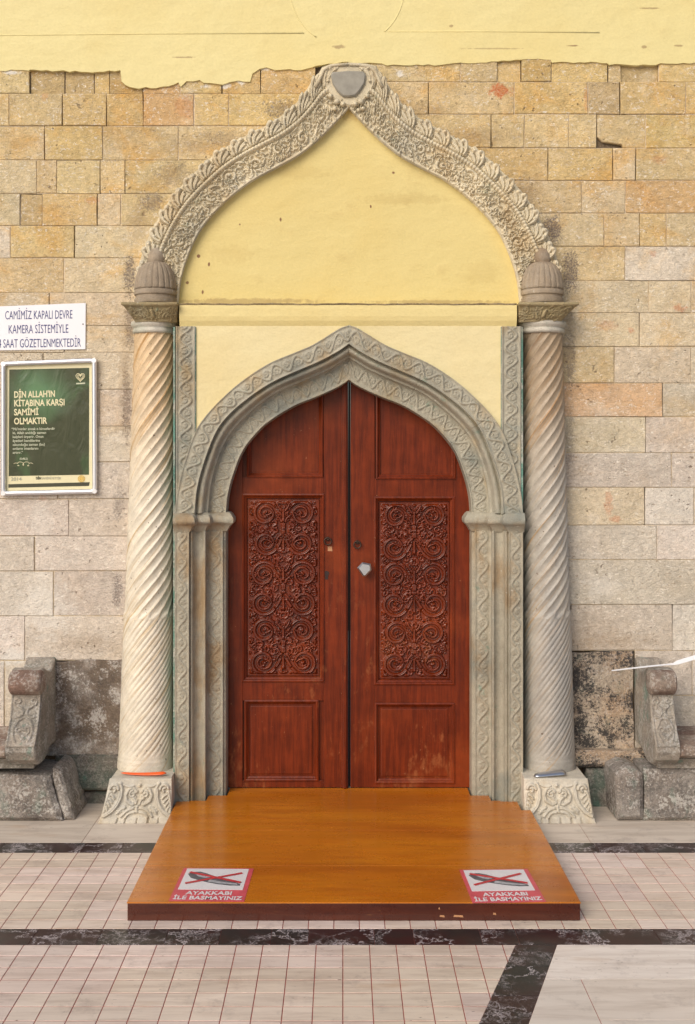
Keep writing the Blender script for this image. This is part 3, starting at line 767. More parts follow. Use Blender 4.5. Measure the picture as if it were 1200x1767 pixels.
# ------------------------------------------------------------------ the portal
portal = empty('stone_portal', 'carved stone portal with leafy ogee hood, grey pointed arch and yellow plaster tympanum', 'portal', (PX(602), -.05, 0))
CX = 602.5
def mir(pts): return [(2 * CX - u, v) for u, v in pts]
Y_HOOD = -.085
h_out = [(226, 524), (231, 475), (243, 428), (266, 377), (296, 330), (336, 288), (370, 258), (420, 228), (468, 203), (503, 177), (527, 148), (547, 119), (572, 109), (CX, 107)]
h_in = [(307, 524), (312, 482), (324, 441), (344, 399), (371, 365), (404, 334), (440, 308), (478, 288), (514, 268), (546, 243), (569, 221), (587, 202), (CX, 185)]
def hood(side, seed):
    rnd = random.Random(seed)
    W, L = .225, 1.50
    hm = HM(W, L, .0024, 0.0)
    rib = .128
    fl = .0
    xq = hm.x[None, :]; ph_ = ((hm.y[:, None] - .03) / ((L - .06) / 16)) % 1.0
    edge_ = rib + .072 + .008 * np.sin(math.pi * ph_) ** .6                   # scalloped outline of the leaf row
    hm.H = np.where(xq > edge_, -.07, np.where(xq > rib + .008, -.006 - .16 * np.clip(xq - rib - .045, 0, 1), 0.0)) + 0 * hm.H
    # crockets: a row of curled leaves
    n = 16
    for i in range(n):
        y = .022 + i * (L - .06) / n
        x0 = rib + .004
        for (bx, by, tx, ty, bd, ra, rb, hh) in [
                (0, .0, .030, .000, -.10, .013, .013, .017), (0, .004, .054, .014, -.22, .013, .014, .022),
                (.002, .010, .072, .038, -.32, .013, .0165, .027), (.0, .020, .064, .068, -.36, .013, .0150, .026), (.0, .026, .040, .082, -.30, .011, .013, .022), (.0, .030, .018, .088, -.2, .009, .010, .017)]:
            k = rnd.uniform(.93, 1.07)
            hm.stroke(arc3((x0 + bx, y + by), (x0 + tx * k, y + ty * k), bd), ra * .72, rb, hh * rnd.uniform(.9, 1.1), .25, .10, -.006)
        hm.dot(x0 + .070, y + .042, .012, .032); hm.dot(x0 + .060, y + .066, .011, .030); hm.dot(x0 + .050, y + .018, .010, .026)
    # inner frieze: running scroll of spirals and leaves
    inner = rib - .006
    m = 11; c = inner * .5 + .006
    for k in range(m):
        y = .05 + k * (L - .10) / (m - 1); sg = 1 if k % 2 else -1
        cx = c + sg * .010
        hm.stroke(arc3((c - sg * .046, y - .075), (c + sg * .040, y - .010), .32 * sg), .0085, .0085, .015, .3, .35)
        hm.stroke(spiral(cx, y, .040, 1.45, -math.pi / 2 + rnd.uniform(-.4, .4), sg, .22, 44), .0088, .0065, .017, .35, .32)
        for q in range(4):
            a = rnd.uniform(0, 6.28); leaf(hm, cx + .030 * math.cos(a), y + .034 * math.sin(a), a + sg * rnd.uniform(.3, 1.2), rnd.uniform(.022, .034), .0085, .016, sg, .3, .4, 0, 2)
        hm.dot(cx, y, .0085, .021)
        leaf(hm, c - sg * .03, y + .032, math.pi / 2 - sg * .6, .042, .0105, .018, sg, .3, .35, 0, 3)
        leaf(hm, c - sg * .043, y - .012, -math.pi / 2 + sg * .4, .028, .0085, .015, -sg, .3, .35, 0, 2)
    for k in range(170):
        x = rnd.uniform(.010, inner - .006); y = rnd.uniform(.01, L - .01); a = rnd.uniform(0, 6.28); l = rnd.uniform(.014, .026)
        hm.stroke(arc3((x, y), (x + l * math.cos(a), y + l * math.sin(a)), rnd.choice((-.5, .5))), .0052, .0040, rnd.uniform(.010, .016), .0, .45)
    fill_gaps(hm, rnd, .010, inner - .004, .01, L - .01, 900, .018, .0055, .013)
    hm.stroke([(rib, 0), (rib, L)], .0125, .0125, .024, .0, .25, -.002)      # the rib itself
    e = hm.x < .010; hm.H[:, e] = np.maximum(hm.H[:, e], .006)
    hm.H[:, hm.x > .218] = np.minimum(hm.H[:, hm.x > .218], -.07)
    # worn patches
    gy, gx = np.meshgrid(hm.y, hm.x, indexing='ij')
    wear = np.zeros_like(hm.H)
    for _ in range(26):
        a, b, r = rnd.uniform(0, W * .5), rnd.uniform(0, L), rnd.uniform(.02, .05)
        wear = np.maximum(wear, np.exp(-((gx - a) ** 2 + (gy - b) ** 2) / r ** 2) * rnd.uniform(.2, .6))
    hm.H = np.where(hm.H > 0, hm.H * (1 - wear * .45) * np.where(gx < rib - .01, 1.45, 1.0), hm.H)
    hm.blur(1)
    o = spline(h_out if side < 0 else mir(h_out), hm.ny); i_ = spline(h_in if side < 0 else mir(h_in), hm.ny)
    t = (hm.x / W)[None, :]
    U = i_[:, :1] * (1 - t) + o[:, :1] * t; V = i_[:, 1:] * (1 - t) + o[:, 1:] * t
    # the two halves meet at a slightly open joint
    YY = np.minimum(Y_HOOD - hm.H, -.012)
    d = D0 + np.full_like(YY, Y_HOOD)
    return grid('hood', (U - U0) * d / F, YY, HC - (V - V0) * d / F, M['hood'], portal, skirt=.01)
hood(-1, 3); hood(1, 11)
# crown of the hood, above and round the shield
cr0 = [(549, 128), (556, 115), (572, 109.5), (603, 107), (634, 109), (650, 113), (657, 127), (645, 150), (628, 176), (604, 184), (580, 176), (562, 152)]
MB().prism([(PX(u, -.1), PZ(v, -.1)) for u, v in cr0], -.104, -.02, .008).build('crown_stone', M['hood'], portal)
for s_ in (-1, 1):
    MB().tube([P(CX + s_ * a, b, -.108) for a, b in ((58, 150), (50, 134), (44, 121), (34, 114), (18, 111.5), (1, 111))], [.008, .009, .009, .008, .007, .006], 10).build('crown_rib', M['hood'], portal, True)
    for (a, b, rr_) in ((22, 176, .014), (33, 166, .011), (12, 180, .012), (38, 140, .008), (26, 188, .010)):
        MB().tube([P(CX + s_ * a, b, -.098), P(CX + s_ * (a - 2), b - 1, -.110), P(CX + s_ * (a - 2), b - 1, -.118)], [rr_, rr_ * .9, rr_ * .35], 12).build('crown_leaf', M['hood'], portal, True)
# slate shield on the crown of the hood
sh = [(571, 127), (574, 122), (603, 120), (628, 121), (632, 127), (630, 141), (623, 153), (614, 163), (603, 165), (592, 164), (582, 155), (574, 142)]
MB().prism([(PX(u, -.13), PZ(v, -.13)) for u, v in sh], -.120, -.06, .006).build('shield', M['shield'], portal, True, sharp=40)
# tympanum
ti = spline(h_in, 60); tp = [tuple(p) for p in ti] + [tuple(p) for p in spline(mir(h_in), 60)[::-1][1:]]
poly = [(PX(u + (8 if u > CX else -8), -.056), PZ(v - 6 if v < 500 else 527, -.056)) for u, v in tp]   # runs in behind the hood
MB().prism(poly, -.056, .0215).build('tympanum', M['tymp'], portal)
# plaster ledge and spandrels round the arch
Y_SP = -.158
xa, xb = PX(309, -.18), PX(893, -.18)
led = MB()
prof = [(-.03, PZ(524, -.18)), (-.166, PZ(524.3, -.18)), (-.172, PZ(526, -.18)), (-.173, PZ(532, -.18)), (-.172, PZ(545, -.18)), (-.168, PZ(553, -.17)), (-.162, PZ(558.5, -.165)), (Y_SP + .001, PZ(563, -.16)), (-.03, PZ(563, -.16))]
led.prism(prof, xa, xb, axis='x'); led.build('ledge', M['ledge'], portal)

a_out = [(302, 886), (306, 850), (318, 800), (336, 748), (356, 717), (385, 686), (420, 656), (465, 627), (510, 608), (540, 595), (568, 578), (588, 566), (CX, 561)]
a_b1 = [(336, 886), (341, 840), (355, 790), (375, 742), (400, 711), (438, 680), (475, 657), (520, 637), (548, 625), (570, 614), (590, 602), (CX, 593)]
a_b2 = [(359, 886), (365, 832), (380, 782), (400, 745), (435, 709), (475, 679), (520, 659), (548, 647), (570, 637), (590, 625), (CX, 617)]
a_in = [(390, 886), (393, 855), (402, 820), (420, 776), (449, 740), (476, 719), (510, 699), (540, 687), (568, 675), (588, 665), (CX, 655)]
sp = [(PX(337, Y_SP), PZ(563, Y_SP)), (PX(868, Y_SP), PZ(563, Y_SP))]
arc_l = [tuple(p) for p in spline(a_out, 60)]; arc_l = [p for p in arc_l if p[1] < 750]
low = [(p[0] + 6, p[1] + 10) for p in arc_l]                       # runs in behind the outer arch band
mid = low + [(2 * CX - p[0], p[1]) for p in low[::-1]]
MB().prism([(PX(332, Y_SP), PZ(560, Y_SP)), (PX(332, Y_SP), PZ(752, Y_SP))] + [(PX(u, Y_SP), PZ(v, Y_SP)) for u, v in mid] +
           [(PX(873, Y_SP), PZ(752, Y_SP)), (PX(873, Y_SP), PZ(560, Y_SP))], Y_SP, -.02).build('spandrel', M['spandrel'], portal)

def arch(side, seed):
    L = 1.20; ns = int(L / .0034)
    cs = [spline(c if side < 0 else mir(c), ns) for c in (a_out, a_b1, a_b2, a_in)]
    # cross-section: outer carved band, fillet, smooth roll, hollow, inner carved band, reveal
    S = []      # (segment index, t in segment, y, carve band, position in band)
    for t in np.linspace(0, 1, 26): S.append((0, t, -.172, 1, t))
    for t, y in [(.02, -.150), (.06, -.138), (.12, -.142), (.2, -.150), (.32, -.156), (.46, -.156), (.58, -.148), (.68, -.134), (.76, -.120), (.84, -.112), (.92, -.112), (.99, -.112)]: S.append((1, t, y, 0, 0))
    for t, y in [(.01, -.085)]: S.append((2, t, y, 0, 0))
    for t in np.linspace(.03, 1, 26): S.append((2, t, -.078, 2, t))
    for y in (-.06, -.02, .02, .045): S.append((2, 1.0, y, 0, 0))
    bw1, bw2 = .092, .082
    h1 = HM(bw1, L, .0034); vine(h1, .012, bw1 - .012, .105, .0058, .0095, random.Random(seed).random())
    h2 = HM(bw2, L, .0034); vine(h2, .010, bw2 - .012, .10, .0056, .0085, random.Random(seed + 1).random())
    for hh, bw in ((h1, bw1), (h2, bw2)):
        hh.H[:, hh.x < .006] = .006; hh.H[:, hh.x > bw - .006] = .006
        hh.blur(1)
    X = np.zeros((ns, len(S))); Yy = X.copy(); Z = X.copy()
    for k, (sg, t, y, b, tb) in enumerate(S):
        U = cs[sg][:, 0] * (1 - t) + cs[sg + 1][:, 0] * t; V = cs[sg][:, 1] * (1 - t) + cs[sg + 1][:, 1] * t
        yy = np.full(ns, y)
        if b:
            hh = h1 if b == 1 else h2
            f = hh.H[np.linspace(0, hh.ny - 1, ns).astype(int)]
            yy = yy - np.array([np.interp(tb * hh.w, hh.x, r) for r in f])
        d = D0 + y if sg != 2 or t < 1 else D0 - .078
        X[:, k] = (U - U0) * d / F; Z[:, k] = HC - (V - V0) * d / F; Yy[:, k] = yy
    # joints between the voussoirs
    for q in (.36, .66):
        j = int(q * ns + random.Random(seed).randint(-8, 8)); Yy[j] += .0035; 
    return grid('archivolt', X, Yy, Z, M['grey'], portal, skirt=.046)
arch(-1, 5); arch(1, 9)
# dark fillet closing the apex joint
def mirx(u, s): return u if s < 0 else 2 * CX - u

def pilaster(side, seed):
    """carved strip that rises beside the arch, between spandrel and column"""
    u0, u1 = (304, 337) if side < 0 else (866, 899)
    yb = -.162; w_ = (u1 - u0) * (D0 + yb) / F; L = PZ(563, yb) - PZ(888, yb)
    hm = HM(w_, L, .0032); vine(hm, .012, w_ - .012, .115, .0062, .009, seed * .37); 
    hm.H[:, hm.x < .007] = .006; hm.H[:, hm.x > w_ - .007] = .006; hm.blur(1)
    gx, gz = np.meshgrid(PX(u0, yb) + hm.x, PZ(888, yb) + hm.y)
    grid('pilaster', gx, yb - hm.H, gz, M['grey'], portal, skirt=-.02)
pilaster(-1, 1); pilaster(1, 2)

def jamb(side, seed):
    # (u, y, band)
    S = []
    for t in np.linspace(0, 1, 18): S.append((302 + 24.5 * t, -.172, 1, t))
    for u, y in [(326.8, -.160), (327.6, -.150), (328.5, -.150), (329.2, -.158), (331.5, -.160), (333.0, -.150), (335, -.132), (338, -.122), (343, -.118), (348, -.122), (351, -.130),
                 (351.6, -.136), (354.5, -.137), (355.5, -.128), (356.2, -.095)]: S.append((u, y, 0, 0))
    for t in np.linspace(0, 1, 20): S.append((357 + 28 * t, -.078, 2, t))
    for u, y in [(385.4, -.070), (386.4, -.068), (388, -.069), (390, -.066), (390.6, -.05), (390.6, .0), (390.6, .046)]: S.append((u, y, 0, 0))
    z1 = PZ(917, -.17); L = z1; ns = int(L / .0034)
    b1, b2 = .066, .077
    h1 = HM(b1, L, .0034); vine(h1, .010, b1 - .008, .125, .0055, .0075, seed * .21)
    h2 = HM(b2, L, .0034); vine(h2, .012, b2 - .010, .135, .0060, .0065, seed * .43)
    for hh, bw in ((h1, b1), (h2, b2)): hh.H[:, hh.x < .004] = .005; hh.H[:, hh.x > bw - .004] = .005; hh.blur(1)
    z = np.linspace(0, z1, ns)
    X = np.zeros((ns, len(S))); Yy = X.copy(); Z = X.copy()
    for k, (u, y, b, tb) in enumerate(S):
        uu = mirx(u, side); yy = np.full(ns, y)
        if b:
            hh = h1 if b == 1 else h2; f = hh.H[np.linspace(0, hh.ny - 1, ns).astype(int)]
            yy = yy - np.array([np.interp(tb * hh.w, hh.x, r) for r in f])
        X[:, k] = PX(uu, min(y, -.066)); Z[:, k] = z; Yy[:, k] = yy
    grid('jamb', X, Yy, Z, M['jamb'], portal, skirt=.047)
jamb(-1, 3); jamb(1, 7)

def impost(side):
    path = [(300, -.172), (327, -.172), (333, -.125), (353, -.125), (358, -.075), (391, -.075), (391, .04)]
    pts = [Vector((PX(mirx(u, side), min(y, -.07)), y)) for u, y in path]
    prof = [(-.01, 884.5), (.012, 885), (.022, 888), (.030, 892.5), (.034, 894.5), (.036, 899), (.034, 903.5), (.027, 905.5), (.018, 909), (.010, 913), (.006, 916), (.002, 918.5), (-.01, 918.6)]
    sgn = 1 if side < 0 else -1
    n = len(pts); nor = []
    for i in range(n):
        ds = []
        if i > 0: ds.append((pts[i] - pts[i - 1]).normalized())
        if i < n - 1: ds.append((pts[i + 1] - pts[i]).normalized())
        ns = [Vector((d.y, -d.x)) * sgn for d in ds]
        m = sum(ns, Vector((0, 0))).normalized(); nor.append(m / max(.55, m.dot(ns[0])))
    v = []; m = len(prof)
    for i in range(n):
        for (o, vv) in prof:
            q = pts[i] + nor[i] * o; v.append((q.x, q.y, PZ(vv, -.17)))
    f = [(i * m + k, (i + 1) * m + k, (i + 1) * m + (k + 1) % m, i * m + (k + 1) % m) for i in range(n - 1) for k in range(m)]
    f += [tuple(range(m)), tuple(range((n - 1) * m, n * m))]
    mk('impost', v, f, M['jamb'], portal, True, sharp=50)
impost(-1); impost(1)

M['verdigris'] = m_roughstone('green paint residue', (.12, .25, .20), (.30, .31, .25), .1, .45, .5, .004)
for (ua, ub) in ((299.2, 302.6), (899.5, 903.0)):
    MB().box(PX(ua, -.16), PX(ub, -.16), -.166, -.05, 0, PZ(564, -.16), .002).build('green_fillet', M['verdigris'], portal)
for (ua, ub) in ((336.2, 338.2), (864.8, 866.8)):
    MB().box(PX(ua, -.164), PX(ub, -.164), -.1655, -.10, PZ(746, -.16), PZ(564, -.16), .001).build('green_fillet', M['verdigris'], portal)
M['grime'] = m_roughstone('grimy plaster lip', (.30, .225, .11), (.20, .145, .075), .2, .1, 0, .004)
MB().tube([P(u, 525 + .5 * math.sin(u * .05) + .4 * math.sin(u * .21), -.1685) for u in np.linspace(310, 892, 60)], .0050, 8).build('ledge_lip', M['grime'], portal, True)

# ------------------------------------------------------------------ the double door
YD = .03
def panel_carving(hm, seed):
    """symmetrical arabesque: drawn on the left half and mirrored"""
    rnd = random.Random(seed); W, L = hm.w, hm.h; c = W / 2
    rows = 6; dy = L / rows; cx = c * .47; Rs = min(.060, dy * .42)
    J = lambda k=.004: rnd.uniform(-k, k)
    for k in range(rows + 1):                                     # leaves filling the corners between scrolls
        y = k * dy
        for a in (-.45, .5): leaf(hm, .016 + J(), y + J(), a, .044, .0080, .016, 1, .3, .4, 0, 3)
    for k in range(rows):
        y = (k + .5) * dy + J(.006); up = 1 if k % 2 else -1
        r_ = Rs * rnd.uniform(.92, 1.08); x_ = cx + J(.008)
        # stem rising off the axis, over the top and rolling into a scroll
        a0 = up * .55
        end = (x_ + r_ * math.cos(a0), y + r_ * math.sin(a0))
        for q in range(6):
            a = a0 + up * (q * .95 + .5); t_ = 1 - .08 * q
            leaf(hm, x_ + r_ * t_ * math.cos(a), y + r_ * t_ * math.sin(a), a + up * .75, .027, .0072, .016, up, .25, .4, 0, 2)
        hm.stroke(arc3((c - .003, y - up * dy * .50), end, -.16 * up, 16), .0070, .0085, .018, .4, .4)
        hm.stroke(spiral(x_, y, r_, 2.05, a0, up, .14, 90), .0092, .0052, .021, .45, .36)
        hm.dot(x_, y, .0075, .024)
        leaf(hm, x_ + r_ * .5, y + r_ * .05, math.pi + .4 * up, .030, .0068, .020, up, .25, .4, 0, 2)
        leaf(hm, c - .006, y + .012 * up, math.pi / 2 * up + .55, .046, .0085, .019, 1, .3, .4, 0, 3)
        leaf(hm, c - .010, y - .040 * up, math.pi - .9 * up, .036, .0080, .018, -1, .3, .4, 0, 2)
    fill_gaps(hm, rnd, .008, c, .008, L - .008, 900, .022, .0062, .016)
    half = hm.nx // 2
    hm.H[:, hm.nx - half:] = hm.H[:, :half][:, ::-1]
    for k in range(rows):
        y = (k + .5) * dy; hm.stroke([(c, y - .022), (c, y + .022)], .008, .005, .022, .3, .3); hm.dot(c, y - .03, .009, .024)
    mk_ = np.minimum.reduce([hm.x[None, :] + 0 * hm.y[:, None], (W - hm.x)[None, :] + 0 * hm.y[:, None], hm.y[:, None] + 0 * hm.x[None, :], (L - hm.y)[:, None] + 0 * hm.x[None, :]])
    hm.H *= np.clip((mk_ - .008) / .008, 0, 1)
def rail(mb, u0, u1, v0, v1, y0, y1, b=.003): mb.box(PX(u0, y0), PX(u1, y0), y0, y1, PZ(v1, y0), PZ(v0, y0), b)
def leaf_door(side, label, u0, u1, pt, pm, pb, seed):
    d = empty('door_leaf', label, 'door', (PX((u0 + u1) / 2, YD), YD + .03, .0665), 'leaves of the double door')
    vt, vb = 640, 1361
    zb = .068
    body = MB()
    # stiles and rails
    def R_(a, b, t, m): body.box(PX(a, YD), PX(b, YD), YD, YD + .05, (zb if m is None else PZ(m, YD)), PZ(t, YD), .002)
    (tu0, tu1, tv1), (mu0, mu1, mv0, mv1), (bu0, bu1, bv0, bv1) = pt, pm, pb
    R_(u0, mu0, vt, None); R_(mu1, u1, vt, None)
    R_(mu0, mu1, tv1, mv0); R_(mu0, mu1, mv1, bv0); R_(mu0, mu1, bv1, None)
    body.build('frame', M['door'], d)
    # recessed panels
    def pan(a, b, t, m, yy, name='panel'): return MB().box(PX(a - 3, YD), PX(b + 3, YD), yy, YD + .045, PZ(m + 3, YD), PZ(t - 3, YD)).build(name, M['door'], d)
    def mould(o, a, b, t, m):
        """bolection moulding round a panel"""
        mb = MB(); x0, x1, z0, z1 = PX(a, YD), PX(b, YD), PZ(m, YD), PZ(t, YD)
        prof = [(-.004, .002), (-.003, -.005), (.003, -.007), (.008, -.004), (.010, .004), (.018, .009), (.020, .018)]
        v = []; n = len(prof)
        for (sx, sz, cx_, cz_) in ((1, 1, x0, z0), (-1, 1, x1, z0), (-1, -1, x1, z1), (1, -1, x0, z1)):
            for (o_, y_) in prof: v.append((cx_ + sx * o_, YD + y_, cz_ + sz * o_))
        f = [(k * n + i, ((k + 1) % 4) * n + i, ((k + 1) % 4) * n + i + 1, k * n + i + 1) for k in range(4) for i in range(n - 1)]
        mb.add(v, f); mk('moulding', v, f, M['door'], o)
    p1 = pan(mu0, mu1, vt, tv1, YD + .017); mould(p1, mu0 + (tu0 - mu0), tu1, vt + 2, tv1)
    p3 = pan(mu0, mu1, bv0, bv1, YD + .015); mould(p3, bu0, bu1, bv0, bv1)
    # raised field of the lower panel
    MB().box(PX(bu0 + 10, YD), PX(bu1 - 10, YD), YD + .010, YD + .02, PZ(bv1 - 10, YD), PZ(bv0 + 10, YD), .004).build('raised_field', M['door'], p3)
    p2 = pan(mu0, mu1, mv0, mv1, YD + .022); mould(p2, mu0, mu1, mv0, mv1)
    y0 = YD + .019; w_ = PX(mu1 - 8, YD) - PX(mu0 + 8, YD); L = PZ(mv0 + 9, YD) - PZ(mv1 - 9, YD)
    hm = HM(w_, L, .0022); panel_carving(hm, seed)
    gx, gz = np.meshgrid(PX(mu0 + 8, YD) + hm.x, PZ(mv1 - 9, YD) + hm.y)
    grid('carving', gx, y0 - hm.H, gz, M['door_carved'], p2, skirt=YD + .03)
    return d
dl = leaf_door(-1, 'left reddish wooden door leaf with keyhole and carved scroll panel', 379, 601, (427, 557, 823), (419, 559, 853, 1176), (423, 549, 1209, 1347), 21)
dr = leaf_door(1, 'right reddish wooden door leaf with angular silver knob and carved scroll panel', 605.2, 824, (650, 786, 826), (647, 784, 858, 1181), (648, 784, 1214, 1351), 22)
# astragal on the left leaf covering the meeting line
ast = MB(); ast.box(PX(590, YD), PX(600, YD), YD - .014, YD + .001, .068, PZ(640, YD), .003).box(PX(593, YD), PX(598, YD), YD - .022, YD - .012, .068, PZ(640, YD), .003)
ast.build('astragal', M['door'], dl)
MB().box(PX(601.4, YD), PX(604.9, YD), YD + .03, YD + .05, .068, PZ(640, YD)).build('rebate', M['door_dark'], dr)
def ringpull(d, u, v):
    c = Vector(P(u, v, YD - .008))
    MB().tube([c + Vector((.017 * math.cos(a), -.004, .017 * math.sin(a))) for a in np.linspace(0, 2 * math.pi, 20, endpoint=False)], .0035, 8, True).build('ring_pull', M['brass'], d, True)
    MB().prism([(c.x + .010 * math.cos(a), c.z + .012 + .010 * math.sin(a)) for a in np.linspace(0, 2 * math.pi, 14, endpoint=False)], YD - .010, YD + .002, .003).build('ring_rose', M['brass'], d)
ringpull(dl, 566, 934); ringpull(dr, 617, 940)
MB().prism([(PX(u, YD), PZ(v, YD)) for u, v in [(566, 943), (573, 943), (574, 951), (566, 951)]], YD - .0012, YD + .003).build('bare_patch', M['wear'], dl)
# keyhole: dark slot plate
kh = [(PX(564 + 4.3 * math.sin(a), YD), PZ(989.5 - 4.3 * math.cos(a), YD)) for a in np.linspace(-2.5, 2.5, 14)] + [(PX(566.5, YD), PZ(1000, YD)), (PX(561.5, YD), PZ(1000, YD))]
MB().prism(kh, YD - .0015, YD + .004).build('keyhole', M['door_dark'], dl)
# angular metal knob
kn = [(616.5, 980), (626, 970.5), (640, 973), (641.5, 984), (631, 995), (627, 995)]
MB().prism([(PX(u, -.03), PZ(v, -.03)) for u, v in kn], -.036, -.006, .007).build('knob', M['steel'], dr, True, sharp=32)
MB().tube([P(628, 983, -.01), P(628, 983, YD + .004)], .012, 14).build('knob_neck', M['steel'], dr, True)
MB().box(PX(391.5, -.07), PX(813, -.07), YD - .001, .40, 0, .064, .003).build('threshold', M['jamb'], portal)

# ------------------------------------------------------------------ the spiral columns
def column(side, label, mshaft, ub, ut, rb, rt, plinth_px, cap_px):
    yc = -.062
    xb, xt = PX(ub, yc), PX(ut, yc)
    z0, z1 = .196, PZ(571, yc)
    c = empty('spiral_column', label, 'column', (xb, yc, 0), 'columns flanking the door')
    zj = PZ(1066, -.15)                                   # where the flutes double
    zc = PZ(1312, -.17)                                   # foot of the flutes
    nth, nz = 208, 440
    th = np.linspace(-math.pi, math.pi, nth, endpoint=False)
    z = np.linspace(z0, z1, nz)
    t = (z - z0) / (z1 - z0)
    rad = rb + (rt - rb) * (t ** .9)
    Zg, Tg = np.meshgrid(z, th, indexing='ij'); Rg = np.repeat(rad[:, None], nth, 1)
    tw = 7.6
    ph = Tg - tw * (Zg - zj)
    n1, n2 = 14, 28
    p1 = (ph * n1 / (2 * math.pi)) % 1.0
    p2 = ((Tg - (tw * .86) * (Zg - zj)) * n2 / (2 * math.pi)) % 1.0
    # upper part: hollow flutes with a sharp arris; lower part: slim cables
    fl = -.0092 * np.sqrt(np.clip(1 - (2 * p1 - 1) ** 2, 0, 1)) * (.8 + .4 * p1)
    cb = -.0062 * (1 - np.sqrt(np.clip(1 - (2 * p2 - 1) ** 2, 0, 1)))
    # rounded ends of flutes
    e1 = np.clip((Zg - zj) / .030, 0, 1); endmask = np.clip(1.15 - ((2 * p1 - 1) ** 2) * (1 - e1) * 3 - (1 - e1) * .75, 0, 1)
    up = (Zg > zj).astype(float)
    lo = np.clip((Zg - zc) / .018 - (2 * p2 - 1) ** 2 * .9, 0, 1) * (1 - up) * np.clip((zj - Zg) / .012 , 0, 1)
    bx = 0 * Rg
    bx[(Zg < zc - .004)] = .002; bx[(Zg < z0 + .028)] = .0035
    rr = Rg + fl * up * endmask * (1 - np.clip((Zg - (z1 - .012)) / .012, 0, 1)) + (cb * lo - .0062 * (1 - lo) * 0) + bx
    ax = xb + (xt - xb) * t[:, None]
    # slight knocks
    rr += .0009 * np.sin(Zg * 37 + Tg * 5) * np.sin(Zg * 11 - Tg * 3)
    grid('shaft', ax + rr * np.sin(Tg), yc - rr * np.cos(Tg), Zg, mshaft, c, attr=ph, wrap=True)
    # collar rings
    cr = MB()
    zt = lambda v: PZ(v, -.16)
    cr.lathe([(rt * .9, zt(573)), (rt * 1.02, zt(572.5)), (rt * 1.07, zt(569)), (rt * 1.05, zt(565)), (rt * .99, zt(563.5)), (rt * 1.08, zt(561.5)), (rt * 1.16, zt(557)), (rt * 1.13, zt(552)), (rt * .9, zt(550))], xt, yc, 48)
    cr.build('collar', M['ring'], c, True)
    # capital: carved block flaring outwards
    (cu0, cu1, bu0, bu1) = cap_px
    yf0, yf1 = -.175, -.215
    hm = HM(.26, .10, .003)
    rnd = random.Random(3 + side)
    for s2 in (-1, 1):
        for k in range(5):
            a = math.pi / 2 - s2 * (.35 + .27 * k)
            leaf(hm, .13 + s2 * (.012 + .020 * k), .016 + .004 * k, a, .060, .0095, .009, s2, .3, .3, 0, 3)
        hm.stroke(spiral(.13 + s2 * .105, .062, .020, 1.2, 1.2, s2, .2, 30), .006, .005, .009, .2, .3)
    for k in range(30):
        x_, y_, a = rnd.uniform(.01, .25), rnd.uniform(.01, .085), rnd.uniform(0, 6.28)
        hm.stroke(arc3((x_, y_), (x_ + .018 * math.cos(a), y_ + .018 * math.sin(a)), .4), .0045, .0035, .007, 0, .35)
    hm.stroke([(.13, .03), (.13, .06)], .012, .012, .013, 0, .3); hm.blur(1)
    hm.H[hm.y > .09] = .006
    tx = (hm.x / hm.w)[None, :]; ty = (hm.y / hm.h)[:, None] ** 1.25
    v_ = 554 - (554 - 526) * (hm.y / hm.h)[:, None]
    Ug = (bu0 + (bu1 - bu0) * tx) * (1 - ty) + (cu0 + (cu1 - cu0) * tx) * ty
    Yg = yf0 * (1 - ty) + yf1 * ty + .030 * (np.abs(2 * tx - 1) ** 3) * (1 - ty)
    grid('capital', (Ug - U0) * (D0 - .19) / F, Yg - hm.H * 1.6, (HC - (v_ - V0) * (D0 - .19) / F) + 0 * Ug, M['capital'], c, skirt=.0)
    zc0, zc1 = PZ(527, -.19), PZ(522.5, -.19)
    MB().box(PX(cu0 - 1, -.19), PX(cu1 + 1, -.19), -.222, .0, zc0, zc1, .003).build('abacus', M['capital'], c)
    # fluted dome with knob
    yd = -.085; um = (cu0 + cu1) / 2 + (3 if side > 0 else 6) * (-1 if side > 0 else 1)
    um = 269 if side < 0 else 936
    rpx = (D0 - .09) / F
    zz = lambda v: PZ(v, -.12)
    dm = MB(); xm = PX(um, -.09)
    dm.lathe([(36 * rpx, zz(523)), (37 * rpx, zz(519)), (36.5 * rpx, zz(514)), (34.5 * rpx, zz(513)), (34.5 * rpx, zz(510)), (37 * rpx, zz(508)), (37.5 * rpx, zz(504)), (36.5 * rpx, zz(500)), (35 * rpx, zz(498.5)), (30 * rpx, zz(498))], xm, yd, 56)
    dm.build('dome_band', M['dome'], c, True, sharp=40)
    pr = []
    for a in np.linspace(0, 1.45, 24):
        pr.append(((37.5 * math.cos(a) ** .72) * rpx, zz(499 - 50 * math.sin(a))))
    def flute(a, k): return 1 - .045 * (abs(math.sin(a * 11)) ** .5 < .45) * min(1, (1 - k) * 4) - .018 * (1 - abs(math.sin(a * 11)))
    MB().lathe(pr, xm, yd, 176, flute).build('dome', M['dome'], c, True)
    kp = [(13, 453), (14.5, 450), (15.2, 445), (14.8, 440), (13.2, 435), (10.8, 431), (8, 427.5), (4.5, 425), (.6, 424.3)]
    MB().lathe([(r * rpx, zz(v)) for r, v in kp], xm, yd, 32).build('finial_knob', M['dome'], c, True)
    # plinth: carved face over a solid flared block
    (bt0, bt1, bb0, bb1) = plinth_px
    yp = -.31; zt_ = .196
    Xb0, Xb1, Xt0, Xt1 = PX(bb0, yp), PX(bb1, yp), PX(bt0, yp + .02), PX(bt1, yp + .02)
    hm = HM(.32, .196, .0027)
    h = hm.stroke
